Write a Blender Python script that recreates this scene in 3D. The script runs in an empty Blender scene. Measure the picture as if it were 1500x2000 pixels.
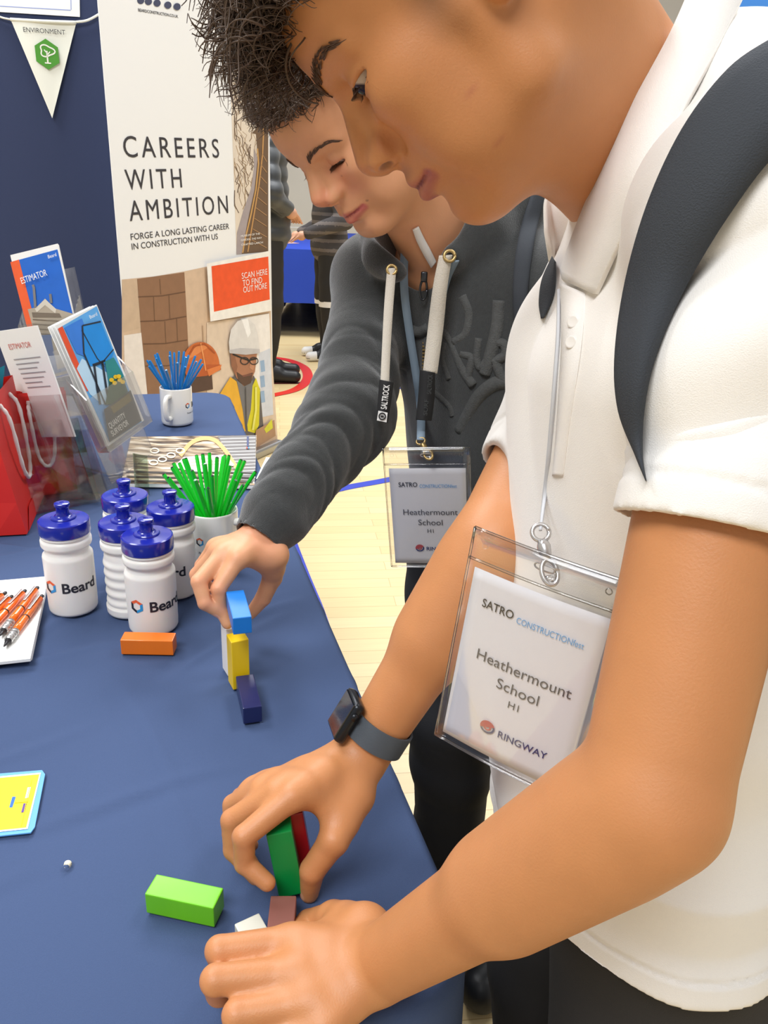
import bpy, bmesh, math, random
import numpy as np
from mathutils import Vector, Matrix
from mathutils.bvhtree import BVHTree

rng = np.random.default_rng(7)
random.seed(7)
COL = bpy.context.scene.collection
# ------------------------------------------------------------------ camera geometry (1500 x 2000 frame)
FPX = 1550.0
PITCH, ROLL = math.radians(22), math.radians(2.4)
CAM = np.array([0, 0, 1.32])
FW = np.array([0, math.cos(PITCH), -math.sin(PITCH)])
_r0 = np.array([1.0, 0, 0]); _u0 = np.array([0, math.sin(PITCH), math.cos(PITCH)])
RT = _r0 * math.cos(ROLL) + _u0 * math.sin(ROLL)
UP = -_r0 * math.sin(ROLL) + _u0 * math.cos(ROLL)
TABLE = 0.74

def ray(x, y):
    return FW + (x - 750) / FPX * RT + (1000 - y) / FPX * UP

def P(x, y, d):
    """world point seen at (x, y) at depth d"""
    return CAM + d * ray(x, y)

def Z(x, y, z=TABLE):
    """world point seen at (x, y) on the horizontal plane z"""
    v = ray(x, y)
    return CAM + v * (z - CAM[2]) / v[2]

def bone(A, px, py, L, far=False):
    """point on the ray of (px, py) at distance L from A"""
    v = ray(px, py); w = CAM - np.asarray(A)
    a = v @ v; b = 2 * v @ w; c = w @ w - L * L
    q = b * b - 4 * a * c
    if q < 0: q = 0
    d = (-b + (1 if far else -1) * math.sqrt(q)) / (2 * a)
    return CAM + d * v

def unit(v):
    v = np.asarray(v, float); return v / (np.linalg.norm(v) + 1e-12)

# ------------------------------------------------------------------ objects
BASE = {}
def link(o):
    COL.objects.link(o); return o

def tag(o, label=None, cat=None, group=None, kind=None):
    if label: o['label'] = label
    if cat: o['category'] = cat
    if group: o['group'] = group
    if kind: o['kind'] = kind
    return o

def thing(name, loc, label, cat, group=None, rz=0.0):
    o = bpy.data.objects.new(name, None); link(o)
    o.empty_display_size = 0.03
    o.location = Vector(loc); o.rotation_euler = (0, 0, rz)
    BASE[o] = np.array(loc, float) if rz == 0 else None
    return tag(o, label, cat, group)

def mk(name, V, F, mats, parent=None, smooth=True, midx=None, base=None, tint=None, local=False):
    """one mesh object; V in world metres (or local=True)"""
    V = np.asarray(V, float)
    if parent is not None:
        b = BASE.get(parent)
        if b is None: b = np.zeros(3)
        off = np.zeros(3) if local else b
    else:
        off = np.asarray(base if base is not None else np.zeros(3), float)
        if local: off = np.zeros(3)
    me = bpy.data.meshes.new(name)
    if isinstance(F, np.ndarray):
        n = len(F); k = F.shape[1]
        me.vertices.add(len(V)); me.vertices.foreach_set('co', (V - off).astype(np.float32).ravel())
        me.loops.add(n * k); me.loops.foreach_set('vertex_index', F.astype(np.int32).ravel())
        me.polygons.add(n)
        me.polygons.foreach_set('loop_start', np.arange(0, n * k, k, dtype=np.int32))
        me.update(calc_edges=True); me.validate()
    else:
        me.from_pydata([tuple(v) for v in (V - off)], [], [tuple(int(i) for i in f) for f in F]); me.update()
    if not isinstance(mats, (list, tuple)): mats = [mats]
    for m in mats: me.materials.append(m)
    if midx is not None: me.polygons.foreach_set('material_index', np.asarray(midx, np.int32))
    me.polygons.foreach_set('use_smooth', np.full(len(me.polygons), bool(smooth)))
    if tint is not None:
        a = me.color_attributes.new('tint', 'FLOAT_COLOR', 'POINT')
        c = np.ones((len(V), 4), np.float32); c[:, :3] = tint
        a.data.foreach_set('color', c.ravel())
    o = bpy.data.objects.new(name, me); link(o)
    if parent is not None:
        o.parent = parent; BASE[o] = BASE.get(parent)
    elif not local:
        o.location = Vector(off); BASE[o] = off
    return o

def copy_tree(o, parent=None):
    c = o.copy(); COL.objects.link(c)
    if parent is not None: c.parent = parent
    for ch in list(o.children): copy_tree(ch, c)
    return c

class MB:
    """collects shapes into one mesh"""
    def __init__(s): s.V = []; s.F = []; s.M = []; s.n = 0
    def add(s, V, F, m=0):
        V = np.asarray(V, float); s.V.append(V)
        for f in F: s.F.append(tuple(int(i) + s.n for i in f)); s.M.append(m)
        s.n += len(V); return s
    def box(s, c, size, R=None, m=0, bev=0.0):
        x, y, z = np.asarray(size) / 2
        if bev <= 0:
            v = np.array([(a * x, b * y, d * z) for a in (-1, 1) for b in (-1, 1) for d in (-1, 1)])
            f = [(0, 1, 3, 2), (4, 6, 7, 5), (0, 4, 5, 1), (2, 3, 7, 6), (0, 2, 6, 4), (1, 5, 7, 3)]
        else:
            bm = bmesh.new(); bmesh.ops.create_cube(bm, size=1)
            for q in bm.verts: q.co = Vector((q.co.x * 2 * x, q.co.y * 2 * y, q.co.z * 2 * z))
            bmesh.ops.bevel(bm, geom=bm.edges[:], offset=bev, segments=2, affect='EDGES', profile=0.6)
            bm.verts.index_update(); v = np.array([q.co[:] for q in bm.verts]); f = [[q.index for q in g.verts] for g in bm.faces]; bm.free()
        if R is not None: v = v @ np.asarray(R).T
        return s.add(v + np.asarray(c), f, m)
    def tube(s, pts, r, n=8, m=0, cap=True, flat=None):
        pts = np.asarray(pts, float); k = len(pts)
        r = np.full(k, r) if np.isscalar(r) else np.asarray(r)
        T = np.gradient(pts, axis=0); T /= np.linalg.norm(T, axis=1)[:, None] + 1e-12
        a = np.array([0, 0, 1.0]) if abs(T[0][2]) < .9 else np.array([1.0, 0, 0])
        N = unit(np.cross(T[0], a)); V = []
        for i in range(k):
            N = unit(N - T[i] * (N @ T[i])); B = np.cross(T[i], N)
            for j in range(n):
                q = 2 * math.pi * j / n
                V.append(pts[i] + r[i] * (math.cos(q) * N + math.sin(q) * B))
        F = [(i * n + j, i * n + (j + 1) % n, (i + 1) * n + (j + 1) % n, (i + 1) * n + j) for i in range(k - 1) for j in range(n)]
        if cap: F += [tuple(range(n))[::-1], tuple(range((k - 1) * n, k * n))]
        return s.add(V, F, m)
    def lathe(s, prof, c=(0, 0, 0), n=40, m=0):
        prof = np.asarray(prof, float); k = len(prof); q = np.arange(n) * 2 * math.pi / n
        V = np.stack([np.outer(prof[:, 0], np.cos(q)), np.outer(prof[:, 0], np.sin(q)), np.outer(prof[:, 1], np.ones(n))], -1).reshape(-1, 3)
        F = [(i * n + j, i * n + (j + 1) % n, (i + 1) * n + (j + 1) % n, (i + 1) * n + j) for i in range(k - 1) for j in range(n)]
        return s.add(V + np.asarray(c), F, m)
    def poly(s, pts, m=0):
        return s.add(pts, [tuple(range(len(pts)))], m)
    def slab(s, quad, t, m=0, nrm=None):
        """thin solid from a planar outline, thickened backwards"""
        q = np.asarray(quad, float); k = len(q)
        if nrm is None: nrm = unit(np.cross(q[1] - q[0], q[-1] - q[0]))
        V = np.vstack([q, q - t * nrm])
        F = [tuple(range(k)), tuple(range(2 * k - 1, k - 1, -1))] + [(i, i + k, (i + 1) % k + k, (i + 1) % k) for i in range(k)]
        return s.add(V, F, m)
    def build(s, name, mats, parent=None, smooth=False, **kw):
        return mk(name, np.vstack(s.V), s.F, mats, parent, smooth, s.M, **kw)

def shade_auto(o, ang=35):
    me = o.data
    bm = bmesh.new(); bm.from_mesh(me)
    for e in bm.edges:
        e.smooth = not (len(e.link_faces) == 2 and e.calc_face_angle(0) > math.radians(ang))
    for f in bm.faces: f.smooth = True
    bm.to_mesh(me); bm.free(); return o

# ------------------------------------------------------------------ materials
def srgb(*c):
    c = np.array(c[:3], float) / 255
    return tuple(np.where(c <= .04045, c / 12.92, ((c + .055) / 1.055) ** 2.4)) + (1.0,)

def mat(name, col, rough=.6, bump=0, bscale=400, var=0.0, vscale=30, metal=0, sss=0, spec=.5, sheen=0, coat=0, attr=False, stretch=None):
    m = bpy.data.materials.new(name); m.use_nodes = True
    nt = m.node_tree; b = nt.nodes['Principled BSDF']; L = nt.links.new
    c = srgb(*col)
    b.inputs['Base Color'].default_value = c; b.inputs['Roughness'].default_value = rough
    b.inputs['Metallic'].default_value = metal; b.inputs['Specular IOR Level'].default_value = spec
    if sheen:
        b.inputs['Sheen Weight'].default_value = sheen; b.inputs['Sheen Roughness'].default_value = .5
    if coat: b.inputs['Coat Weight'].default_value = coat; b.inputs['Coat Roughness'].default_value = .1
    if sss:
        b.inputs['Subsurface Weight'].default_value = sss; b.inputs['Subsurface Radius'].default_value = (1.0, .35, .18); b.inputs['Subsurface Scale'].default_value = .006
    tc = nt.nodes.new('ShaderNodeTexCoord'); src = tc.outputs['Object']
    if stretch:
        mp = nt.nodes.new('ShaderNodeMapping'); mp.inputs['Scale'].default_value = stretch
        L(src, mp.inputs['Vector']); src = mp.outputs['Vector']
    colout = None
    if attr:
        at = nt.nodes.new('ShaderNodeAttribute'); at.attribute_name = 'tint'; at.attribute_type = 'GEOMETRY'
        colout = at.outputs['Color']
    if var:
        n = nt.nodes.new('ShaderNodeTexNoise'); n.inputs['Scale'].default_value = vscale; n.inputs['Detail'].default_value = 5
        L(src, n.inputs['Vector'])
        r = nt.nodes.new('ShaderNodeMapRange'); r.inputs['To Min'].default_value = 1 - var; r.inputs['To Max'].default_value = 1 + var
        r.inputs['From Min'].default_value = .25; r.inputs['From Max'].default_value = .75
        L(n.outputs['Fac'], r.inputs['Value'])
        mx = nt.nodes.new('ShaderNodeMix'); mx.data_type = 'RGBA'; mx.blend_type = 'MULTIPLY'; mx.inputs['Factor'].default_value = 1
        if colout: L(colout, mx.inputs[6])
        else: mx.inputs[6].default_value = c
        L(r.outputs['Result'], mx.inputs[7]); colout = mx.outputs[2]
    if colout: L(colout, b.inputs['Base Color'])
    if bump:
        n2 = nt.nodes.new('ShaderNodeTexNoise'); n2.inputs['Scale'].default_value = bscale; n2.inputs['Detail'].default_value = 3
        L(src, n2.inputs['Vector'])
        bp = nt.nodes.new('ShaderNodeBump'); bp.inputs['Strength'].default_value = bump; bp.inputs['Distance'].default_value = .002
        L(n2.outputs['Fac'], bp.inputs['Height']); L(bp.outputs['Normal'], b.inputs['Normal'])
    return m

def clear_plastic(name, fac=.1, rough=.04, tint=(1, 1, 1, 1)):
    m = bpy.data.materials.new(name); m.use_nodes = True; nt = m.node_tree; L = nt.links.new
    nt.nodes.remove(nt.nodes['Principled BSDF']); out = nt.nodes['Material Output']
    t = nt.nodes.new('ShaderNodeBsdfTransparent'); t.inputs['Color'].default_value = tint
    g = nt.nodes.new('ShaderNodeBsdfGlossy'); g.inputs['Roughness'].default_value = rough
    lw = nt.nodes.new('ShaderNodeLayerWeight'); lw.inputs['Blend'].default_value = .35
    r = nt.nodes.new('ShaderNodeMapRange'); r.inputs['To Min'].default_value = fac * .5; r.inputs['To Max'].default_value = min(1, fac * 5)
    L(lw.outputs['Fresnel'], r.inputs['Value'])
    mx = nt.nodes.new('ShaderNodeMixShader'); L(r.outputs['Result'], mx.inputs['Fac']); L(t.outputs[0], mx.inputs[1]); L(g.outputs[0], mx.inputs[2])
    L(mx.outputs[0], out.inputs['Surface']); return m

# ------------------------------------------------------------------ text -> mesh data in the plane (x right, y up)
def text_mesh(s, size=1.0, align='LEFT', bold=0.0, spacing=1.0):
    cu = bpy.data.curves.new('lettering', 'FONT'); cu.body = s; cu.size = size; cu.align_x = align
    cu.offset = bold * size; cu.space_character = spacing; cu.resolution_u = 4
    o = bpy.data.objects.new('lettering', cu); COL.objects.link(o)
    dg = bpy.context.evaluated_depsgraph_get()
    me = bpy.data.meshes.new_from_object(o.evaluated_get(dg))
    V = np.array([v.co[:] for v in me.vertices]).reshape(-1, 3); F = [tuple(p.vertices) for p in me.polygons]
    bpy.data.objects.remove(o); bpy.data.curves.remove(cu); bpy.data.meshes.remove(me)
    return V, F

class Frame:
    """flat frame: origin, unit x, unit y; maps plane coordinates (m) to the world"""
    def __init__(s, o, x, y):
        s.o = np.asarray(o, float); s.x = unit(x); s.n = unit(np.cross(s.x, y)); s.y = np.cross(s.n, s.x)
    def __call__(s, x, y, z=0.0):
        return s.o + x * s.x + y * s.y + z * s.n
    def map(s, V, dx=0, dy=0, dz=0, rot=0):
        V = np.asarray(V, float); c, q = math.cos(rot), math.sin(rot)
        X = V[:, 0] * c - V[:, 1] * q + dx; Y = V[:, 0] * q + V[:, 1] * c + dy
        return s.o + np.outer(X, s.x) + np.outer(Y, s.y) + dz * s.n
    def rect(s, x0, y0, x1, y1, z=0.0):
        return np.array([s(x0, y0, z), s(x1, y0, z), s(x1, y1, z), s(x0, y1, z)])
    def poly(s, pts, z=0.0):
        return np.array([s(a, b, z) for a, b in pts])
    def text(s, mb, t, x, y, size, dz=.0006, align='LEFT', m=0, bold=0.0, spacing=1.0, width=None, rot=0, sx=1.0):
        V, F = text_mesh(t, size, align, bold, spacing)
        if width:
            w = V[:, 0].max() - V[:, 0].min(); V[:, 0] *= width / w
        V[:, 0] *= sx
        mb.add(s.map(V, x, y, dz, rot), F, m)

# ------------------------------------------------------------------ signed-distance bodies
def cone(a, b, ra, rb, k=.01, op='+'):
    a = np.asarray(a, float); b = np.asarray(b, float)
    return dict(t='c', a=a, b=b, ra=ra, rb=rb, k=k, op=op, c=(a + b) / 2, R=np.linalg.norm(a - b) / 2 + max(ra, rb))
def flatcone(a, b, ra, rb, w, s, k=.02, op='+'):
    """cone widened along unit w by 1/s"""
    d = cone(a, b, ra, rb, k, op); d['t'] = 's'; d['w'] = unit(w); d['s'] = s; d['R'] = d['R'] / s; return d
def ell(c, r, R=None, k=.01, op='+'):
    r = np.asarray(r, float)
    return dict(t='e', c=np.asarray(c, float), r=r, M=np.eye(3) if R is None else np.asarray(R), k=k, op=op, R=r.max())
def plane(p, n):
    return dict(t='p', c=np.asarray(p, float), n=unit(n), k=0, op='x', R=9)

def d_prim(q, p):
    t = q['t']
    if t == 'c' or t == 's':
        x = p - q['a']; ab = q['b'] - q['a']
        if t == 's':
            w = q['w']; x = x - (1 - q['s']) * (x @ w)[:, None] * w; ab = ab - (1 - q['s']) * (ab @ w) * w
        h = np.clip(x @ ab / (ab @ ab + 1e-12), 0, 1)
        return np.linalg.norm(x - h[:, None] * ab, axis=1) - (q['ra'] + h * (q['rb'] - q['ra']))
    if t == 'e':
        x = (p - q['c']) @ q['M']; k0 = np.linalg.norm(x / q['r'], axis=1); k1 = np.linalg.norm(x / q['r'] ** 2, axis=1) + 1e-9
        return k0 * (k0 - 1) / k1
    if t == 'p': return (p - q['c']) @ q['n']

def sdf(prims, p):
    d = np.full(len(p), 1.0)
    for q in prims:
        e = d_prim(q, p); k = q['k']
        if q['op'] == '+':
            if k > 0:
                h = np.clip(k - np.abs(d - e), 0, None) / k; d = np.minimum(d, e) - h * h * k * .25
            else: d = np.minimum(d, e)
        elif q['op'] == '-':
            e = -e
            if k > 0:
                h = np.clip(k - np.abs(d - e), 0, None) / k; d = np.maximum(d, e) + h * h * k * .25
            else: d = np.maximum(d, e)
        else: d = np.maximum(d, e)
    return d

def mesh_sdf(prims, h, B=20, fine=None, smooth=1):
    """sparse surface nets over the whole body"""
    pos = [q for q in prims if q['op'] == '+']
    lo = np.min([q['c'] - q['R'] for q in pos], axis=0) - 3 * h; hi = np.max([q['c'] + q['R'] for q in pos], axis=0) + 3 * h
    nb = np.ceil((hi - lo) / (h * B)).astype(int)
    bi = np.stack(np.meshgrid(*[np.arange(n) for n in nb], indexing='ij'), -1).reshape(-1, 3)
    ctr = lo + (bi + .5) * h * B; half = h * B * math.sqrt(3) / 2
    dc = sdf(prims, ctr); keep = np.abs(dc) < half * 1.5 + .004
    N = nb * B + 2; ids = []; pts = []; quads = []
    g = np.stack(np.meshgrid(*[np.arange(B + 1)] * 3, indexing='ij'), -1).reshape(-1, 3)
    crn = np.array([(i, j, k) for i in (0, 1) for j in (0, 1) for k in (0, 1)])
    def gid(c): return (c[..., 0] * N[1] + c[..., 1]) * N[2] + c[..., 2]
    for b, c in zip(bi[keep], ctr[keep]):
        loc = []
        for q in prims:
            if q['op'] == 'x': loc.append(q); continue
            e = d_prim(q, c[None])[0]
            sc = q.get('s', 1.0)
            if e < (half + 2 * q['k']) * 1.05 + .010 or (q['t'] == 'e' and np.linalg.norm(c - q['c']) < q['R'] + half + q['k']): loc.append(q)
        if not loc: continue
        S = b * B; s = sdf(loc, lo + (S + g) * h).reshape(B + 1, B + 1, B + 1)
        neg = s < 0
        if neg.all() or not neg.any(): continue
        cnt = sum(neg[i:B + i, j:B + j, k:B + k].astype(np.int8) for i, j, k in crn)
        act = np.argwhere((cnt > 0) & (cnt < 8))
        if len(act):
            acc = np.zeros((len(act), 3)); num = np.zeros(len(act))
            for a in crn:
                for ax in range(3):
                    if a[ax]: continue
                    bb = a.copy(); bb[ax] = 1
                    i0 = act + a; i1 = act + bb
                    s0 = s[i0[:, 0], i0[:, 1], i0[:, 2]]; s1 = s[i1[:, 0], i1[:, 1], i1[:, 2]]
                    x = (s0 < 0) != (s1 < 0)
                    t = np.where(x, s0 / (s0 - s1 + 1e-20), 0)
                    pnt = a + t[:, None] * (bb - a)
                    acc += pnt * x[:, None]; num += x
            pts.append(lo + (S + act + acc / num[:, None]) * h); ids.append(gid(S + act))
        for ax in range(3):
            u, v = [(1, 2), (2, 0), (0, 1)][ax]
            sl0 = [slice(0, B)] * 3; sl1 = [slice(0, B)] * 3; sl1[ax] = slice(1, B + 1)
            n0 = neg[tuple(sl0)]; n1 = neg[tuple(sl1)]
            for fl in (0, 1):
                e = np.argwhere(n0 & ~n1 if fl == 0 else ~n0 & n1)
                if not len(e): continue
                e = e + S; du = np.zeros(3, int); du[u] = 1; dv = np.zeros(3, int); dv[v] = 1
                qd = np.stack([gid(e - du - dv), gid(e - dv), gid(e), gid(e - du)], 1)
                quads.append(qd if fl == 0 else qd[:, ::-1])
    ids = np.concatenate(ids); pts = np.concatenate(pts); quads = np.concatenate(quads)
    o = np.argsort(ids); ids = ids[o]; pts = pts[o]
    f = np.searchsorted(ids, quads); f = np.minimum(f, len(ids) - 1)
    f = f[(ids[f] == quads).all(1)]
    for _ in range(smooth):
        acc = np.zeros_like(pts); n = np.zeros(len(pts))
        for a, b in ((0, 1), (1, 2), (2, 3), (3, 0)):
            np.add.at(acc, f[:, a], pts[f[:, b]]); np.add.at(n, f[:, a], 1)
            np.add.at(acc, f[:, b], pts[f[:, a]]); np.add.at(n, f[:, b], 1)
        pts = np.where(n[:, None] > 0, .5 * pts + .5 * acc / np.maximum(n, 1)[:, None], pts)
    return pts, f

def fill_holes(o):
    bm = bmesh.new(); bm.from_mesh(o.data)
    es = [e for e in bm.edges if e.is_boundary]
    if es:
        bmesh.ops.holes_fill(bm, edges=es, sides=12)
        for f in bm.faces: f.smooth = True
        bm.to_mesh(o.data)
    bm.free(); return o

def vnormals(V, F):
    n = np.cross(V[F[:, 2]] - V[F[:, 0]], V[F[:, 3]] - V[F[:, 1]]); N = np.zeros_like(V)
    for i in range(4): np.add.at(N, F[:, i], n)
    return N / (np.linalg.norm(N, axis=1)[:, None] + 1e-12)

def wav(p, seed, freq, n=5, octv=2):
    """smooth pseudo noise in about -1..1"""
    r = np.random.default_rng(seed); out = 0; amp = 1; tot = 0
    for o in range(octv):
        s = 0
        for i in range(n):
            k = r.normal(size=3); k = k / np.linalg.norm(k) * freq * (2 ** o) * r.uniform(.6, 1.4)
            s = s + np.sin(p @ k + r.uniform(0, 6.28) + 1.2 * np.sin(p @ r.normal(size=3) * freq * .5))
        out = out + amp * s / n * 1.6; tot += amp; amp *= .5
    return out / tot

def hit(prims, x, y, d0=.2, d1=2.0, off=.0):
    """depth at which the ray of (x, y) meets a body, pulled back by off"""
    v = ray(x, y); ds = np.linspace(d0, d1, 700); s = sdf(prims, CAM + ds[:, None] * v)
    i = np.argmax(s < off)
    if s[i] >= off: i = np.argmin(s); return ds[i]
    if i == 0: return ds[0]
    a, b = s[i - 1] - off, s[i] - off
    return ds[i - 1] + (ds[i] - ds[i - 1]) * a / (a - b + 1e-12)

class Skin:
    """finished mesh that other things are draped on"""
    def __init__(s, V, F): s.t = BVHTree.FromPolygons([tuple(v) for v in V], [tuple(int(i) for i in f) for f in F])
    def depth(s, x, y):
        v = ray(x, y); L = np.linalg.norm(v); r = s.t.ray_cast(Vector(CAM), Vector(v / L)); return None if r[0] is None else r[3] / L
def hit_any(pr, x, y, d0, d1):
    if isinstance(pr, Skin): return pr.depth(x, y)
    return hit(pr, x, y, d0, d1)

def spline(pts, n):
    """Catmull-Rom through points"""
    p = np.asarray(pts, float); k = len(p)
    q = np.vstack([2 * p[0] - p[1], p, 2 * p[-1] - p[-2]]); t = np.linspace(0, k - 1 - 1e-9, n); out = []
    for x in t:
        i = int(x); f = x - i; a, b, c, d = q[i], q[i + 1], q[i + 2], q[i + 3]
        out.append(.5 * (2 * b + (c - a) * f + (2 * a - 5 * b + 4 * c - d) * f * f + (3 * b - a - 3 * c + d) * f ** 3))
    return np.array(out)

def ribbon(A, B, t, side=None):
    """solid strip between two polylines A, B (same length), thickness t towards -normal"""
    A = np.asarray(A); B = np.asarray(B); n = len(A)
    T = np.gradient((A + B) / 2, axis=0); N = np.cross(T, B - A); N /= np.linalg.norm(N, axis=1)[:, None] + 1e-12
    if side is not None: N *= np.sign(np.sum(N * (np.asarray(side) - A), axis=1))[:, None]
    m = (A + B) / 2 + N * t * .35
    V = np.vstack([A, m, B, A - N * t, B - N * t]); F = []
    for i in range(n - 1):
        for a, b in ((0, 1), (1, 2), (2, 4), (4, 3), (3, 0)):
            F.append((a * n + i, a * n + i + 1, b * n + i + 1, b * n + i))
    F += [(0, n, 2 * n, 4 * n, 3 * n), (n - 1, 4 * n - 1, 5 * n - 1, 3 * n - 1, 2 * n - 1)]
    return V, F
# ================================================================== render settings, light
sc = bpy.context.scene
sc.view_settings.view_transform = 'Standard'; sc.view_settings.look = 'None'
sc.view_settings.exposure = -0.12; sc.view_settings.gamma = 1.0; sc.view_settings.use_curve_mapping = False
cd = bpy.data.cameras.new('camera'); cam = bpy.data.objects.new('camera', cd); link(cam)
cd.sensor_fit = 'VERTICAL'; cd.sensor_height = 36.0; cd.lens = FPX / 2000 * 36.0; cd.clip_start = .02; cd.clip_end = 100
cam.matrix_world = Matrix(((RT[0], UP[0], -FW[0], CAM[0]), (RT[1], UP[1], -FW[1], CAM[1]), (RT[2], UP[2], -FW[2], CAM[2]), (0, 0, 0, 1)))
sc.camera = cam
w = bpy.data.worlds.new('world'); sc.world = w; w.use_nodes = True
w.node_tree.nodes['Background'].inputs['Color'].default_value = (.985, .99, 1.0, 1); w.node_tree.nodes['Background'].inputs['Strength'].default_value = .40
def area(name, loc, sx, sy, power, target, col=(.965, .98, 1.0)):
    l = bpy.data.lights.new(name, 'AREA'); l.shape = 'RECTANGLE'; l.size = sx; l.size_y = sy; l.energy = power; l.color = col
    o = bpy.data.objects.new(name, l); link(o); o.location = loc
    o.rotation_euler = (Vector(target) - Vector(loc)).to_track_quat('-Z', 'Y').to_euler(); return o
area('ceiling_lamp', (-1.2, -1.6, 4.6), 2.4, 1.2, 185, (-.1, .8, .9))
area('ceiling_lamp', (-2.2, 2.2, 4.8), 2.4, 1.2, 160, (-.2, 1.2, .7))
area('ceiling_lamp', (2.2, 2.6, 5.0), 2.4, 1.2, 140, (.3, 1.5, .7))
area('ceiling_lamp', (-.5, 6.5, 5.5), 4, 2, 430, (-.3, 6.0, 0))

# ================================================================== floor
def floor_mat():
    m = bpy.data.materials.new('sports_floor'); m.use_nodes = True; nt = m.node_tree; L = nt.links.new; b = nt.nodes['Principled BSDF']
    tc = nt.nodes.new('ShaderNodeTexCoord'); mp = nt.nodes.new('ShaderNodeMapping'); mp.inputs['Rotation'].default_value = (0, 0, -math.radians(8))
    L(tc.outputs['Object'], mp.inputs['Vector'])
    br = nt.nodes.new('ShaderNodeTexBrick'); br.inputs['Scale'].default_value = 1; br.inputs['Brick Width'].default_value = .62; br.inputs['Row Height'].default_value = .07
    br.inputs['Mortar Size'].default_value = .0011; br.inputs['Color1'].default_value = srgb(224, 201, 152); br.inputs['Color2'].default_value = srgb(216, 188, 136)
    br.inputs['Mortar'].default_value = srgb(190, 158, 110); br.offset = .37; br.inputs['Bias'].default_value = -.2
    L(mp.outputs['Vector'], br.inputs['Vector'])
    m2 = nt.nodes.new('ShaderNodeMapping'); m2.inputs['Scale'].default_value = (3, 60, 1); L(mp.outputs['Vector'], m2.inputs['Vector'])
    n = nt.nodes.new('ShaderNodeTexNoise'); n.inputs['Scale'].default_value = 1.5; n.inputs['Detail'].default_value = 6; L(m2.outputs['Vector'], n.inputs['Vector'])
    r = nt.nodes.new('ShaderNodeMapRange'); r.inputs['To Min'].default_value = .9; r.inputs['To Max'].default_value = 1.08; L(n.outputs['Fac'], r.inputs['Value'])
    mx = nt.nodes.new('ShaderNodeMix'); mx.data_type = 'RGBA'; mx.blend_type = 'MULTIPLY'; mx.inputs['Factor'].default_value = 1
    L(br.outputs['Color'], mx.inputs[6]); L(r.outputs['Result'], mx.inputs[7]); L(mx.outputs[2], b.inputs['Base Color'])
    b.inputs['Roughness'].default_value = .38; return m
fl = MB().box((0, 5, -.05), (16, 18, .1)).build('floor', floor_mat()); tag(fl, kind='structure'); BASE[fl] = np.zeros(3)
def line_on_floor(name, pts, w, m, z=.0015):
    q = spline([Z(x, y, 0) for x, y in pts], 60); q[:, 2] = 0
    T = np.gradient(q, axis=0); N = np.stack([-T[:, 1], T[:, 0], 0 * T[:, 0]], 1); N /= np.linalg.norm(N, axis=1)[:, None]
    V = np.vstack([q + N * w / 2, q - N * w / 2]); V[:, 2] = z; n = len(q)
    F = [(i, n + i, n + i + 1, i + 1) for i in range(n - 1)]
    return mk(name, V, F, m, fl, False)
M_red = mat('red_line', (216, 48, 32), .4); M_maroon = mat('maroon_line', (120, 52, 50), .4); M_blueln = mat('blue_line', (48, 66, 176), .4)
line_on_floor('red_line', [(500, 779), (530, 773), (570, 764), (592, 752), (601, 737), (597, 722), (584, 712), (560, 703), (520, 697)], .075, M_red, .003)
line_on_floor('maroon_line', [(480, 749), (600, 748), (700, 746), (830, 744), (1000, 741)], .05, M_maroon)
line_on_floor('blue_line', [(560, 1010), (600, 975), (665, 955), (750, 939), (830, 922), (905, 905), (1000, 886), (1100, 869)], .06, M_blueln)
line_on_floor('blue_line', [(548, 1000), (562, 1044), (587, 1112), (602, 1150), (618, 1190), (642, 1262)], .05, M_blueln, .0025)
line_on_floor('blue_line', [(740, 760), (800, 758), (860, 756), (950, 752)], .04, M_blueln)
# far wall of the hall
M_wall = mat('hall_wall', (222, 218, 208), .9, var=.03, vscale=3)
wb = MB().box((0, 13.05, 3), (16, .1, 6)).build('wall_back', M_wall); tag(wb, kind='structure')
wr = MB().box((8.05, 5, 3), (.1, 18, 6)).build('wall_right', M_wall); tag(wr, kind='structure')
wl = MB().box((-8.05, 5, 3), (.1, 18, 6)).build('wall_left', M_wall); tag(wl, kind='structure')

# ================================================================== navy display board with poster and bunting
M_navy = mat('navy_board_fabric', (50, 60, 92), .95, bump=.25, bscale=900, var=.06, vscale=500)
M_alu = mat('aluminium', (180, 182, 186), .35, metal=1)
M_paper = mat('white_paper', (246, 245, 240), .7)
M_ink = mat('dark_ink', (52, 50, 54), .6)
bo = P(160, 377, 3.15); bdir = np.array([math.sin(math.radians(74)), math.cos(math.radians(74)), 0]); bo[2] = 0
BD = Frame(bo, bdir, (0, 0, 1))          # normal points to the viewer's side
if BD.n @ (CAM - bo) < 0: BD.n = -BD.n
def on(fr, x, y, off=0.0):
    v = ray(x, y); o = fr.o + fr.n * off
    p = CAM + v * (((o - CAM) @ fr.n) / (v @ fr.n)); return p
def onp(fr, pts, off=0.0): return np.array([on(fr, x, y, off) for x, y in pts])
t = thing('display_board', bo, 'tall navy fabric display board standing behind the table, left of the roller banner', 'display board')
R3 = np.stack([BD.x, BD.n, np.array([0, 0, 1.])], 1)
MB().box(BD(-.80, 1.14, 0) - BD.n * .022, (1.9, .04, 2.2), R3, bev=.004).build('fabric_panel', M_navy, t)
for x in (-1.75, .15):
    MB().box(BD(x, 1.12, 0) - BD.n * .022, (.04, .05, 2.24), R3, bev=.006).build('upright', M_alu, t)
    MB().box(BD(x, .02, 0) - BD.n * .022, (.06, .45, .035), R3, bev=.006).build('foot', M_alu, t)
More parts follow.
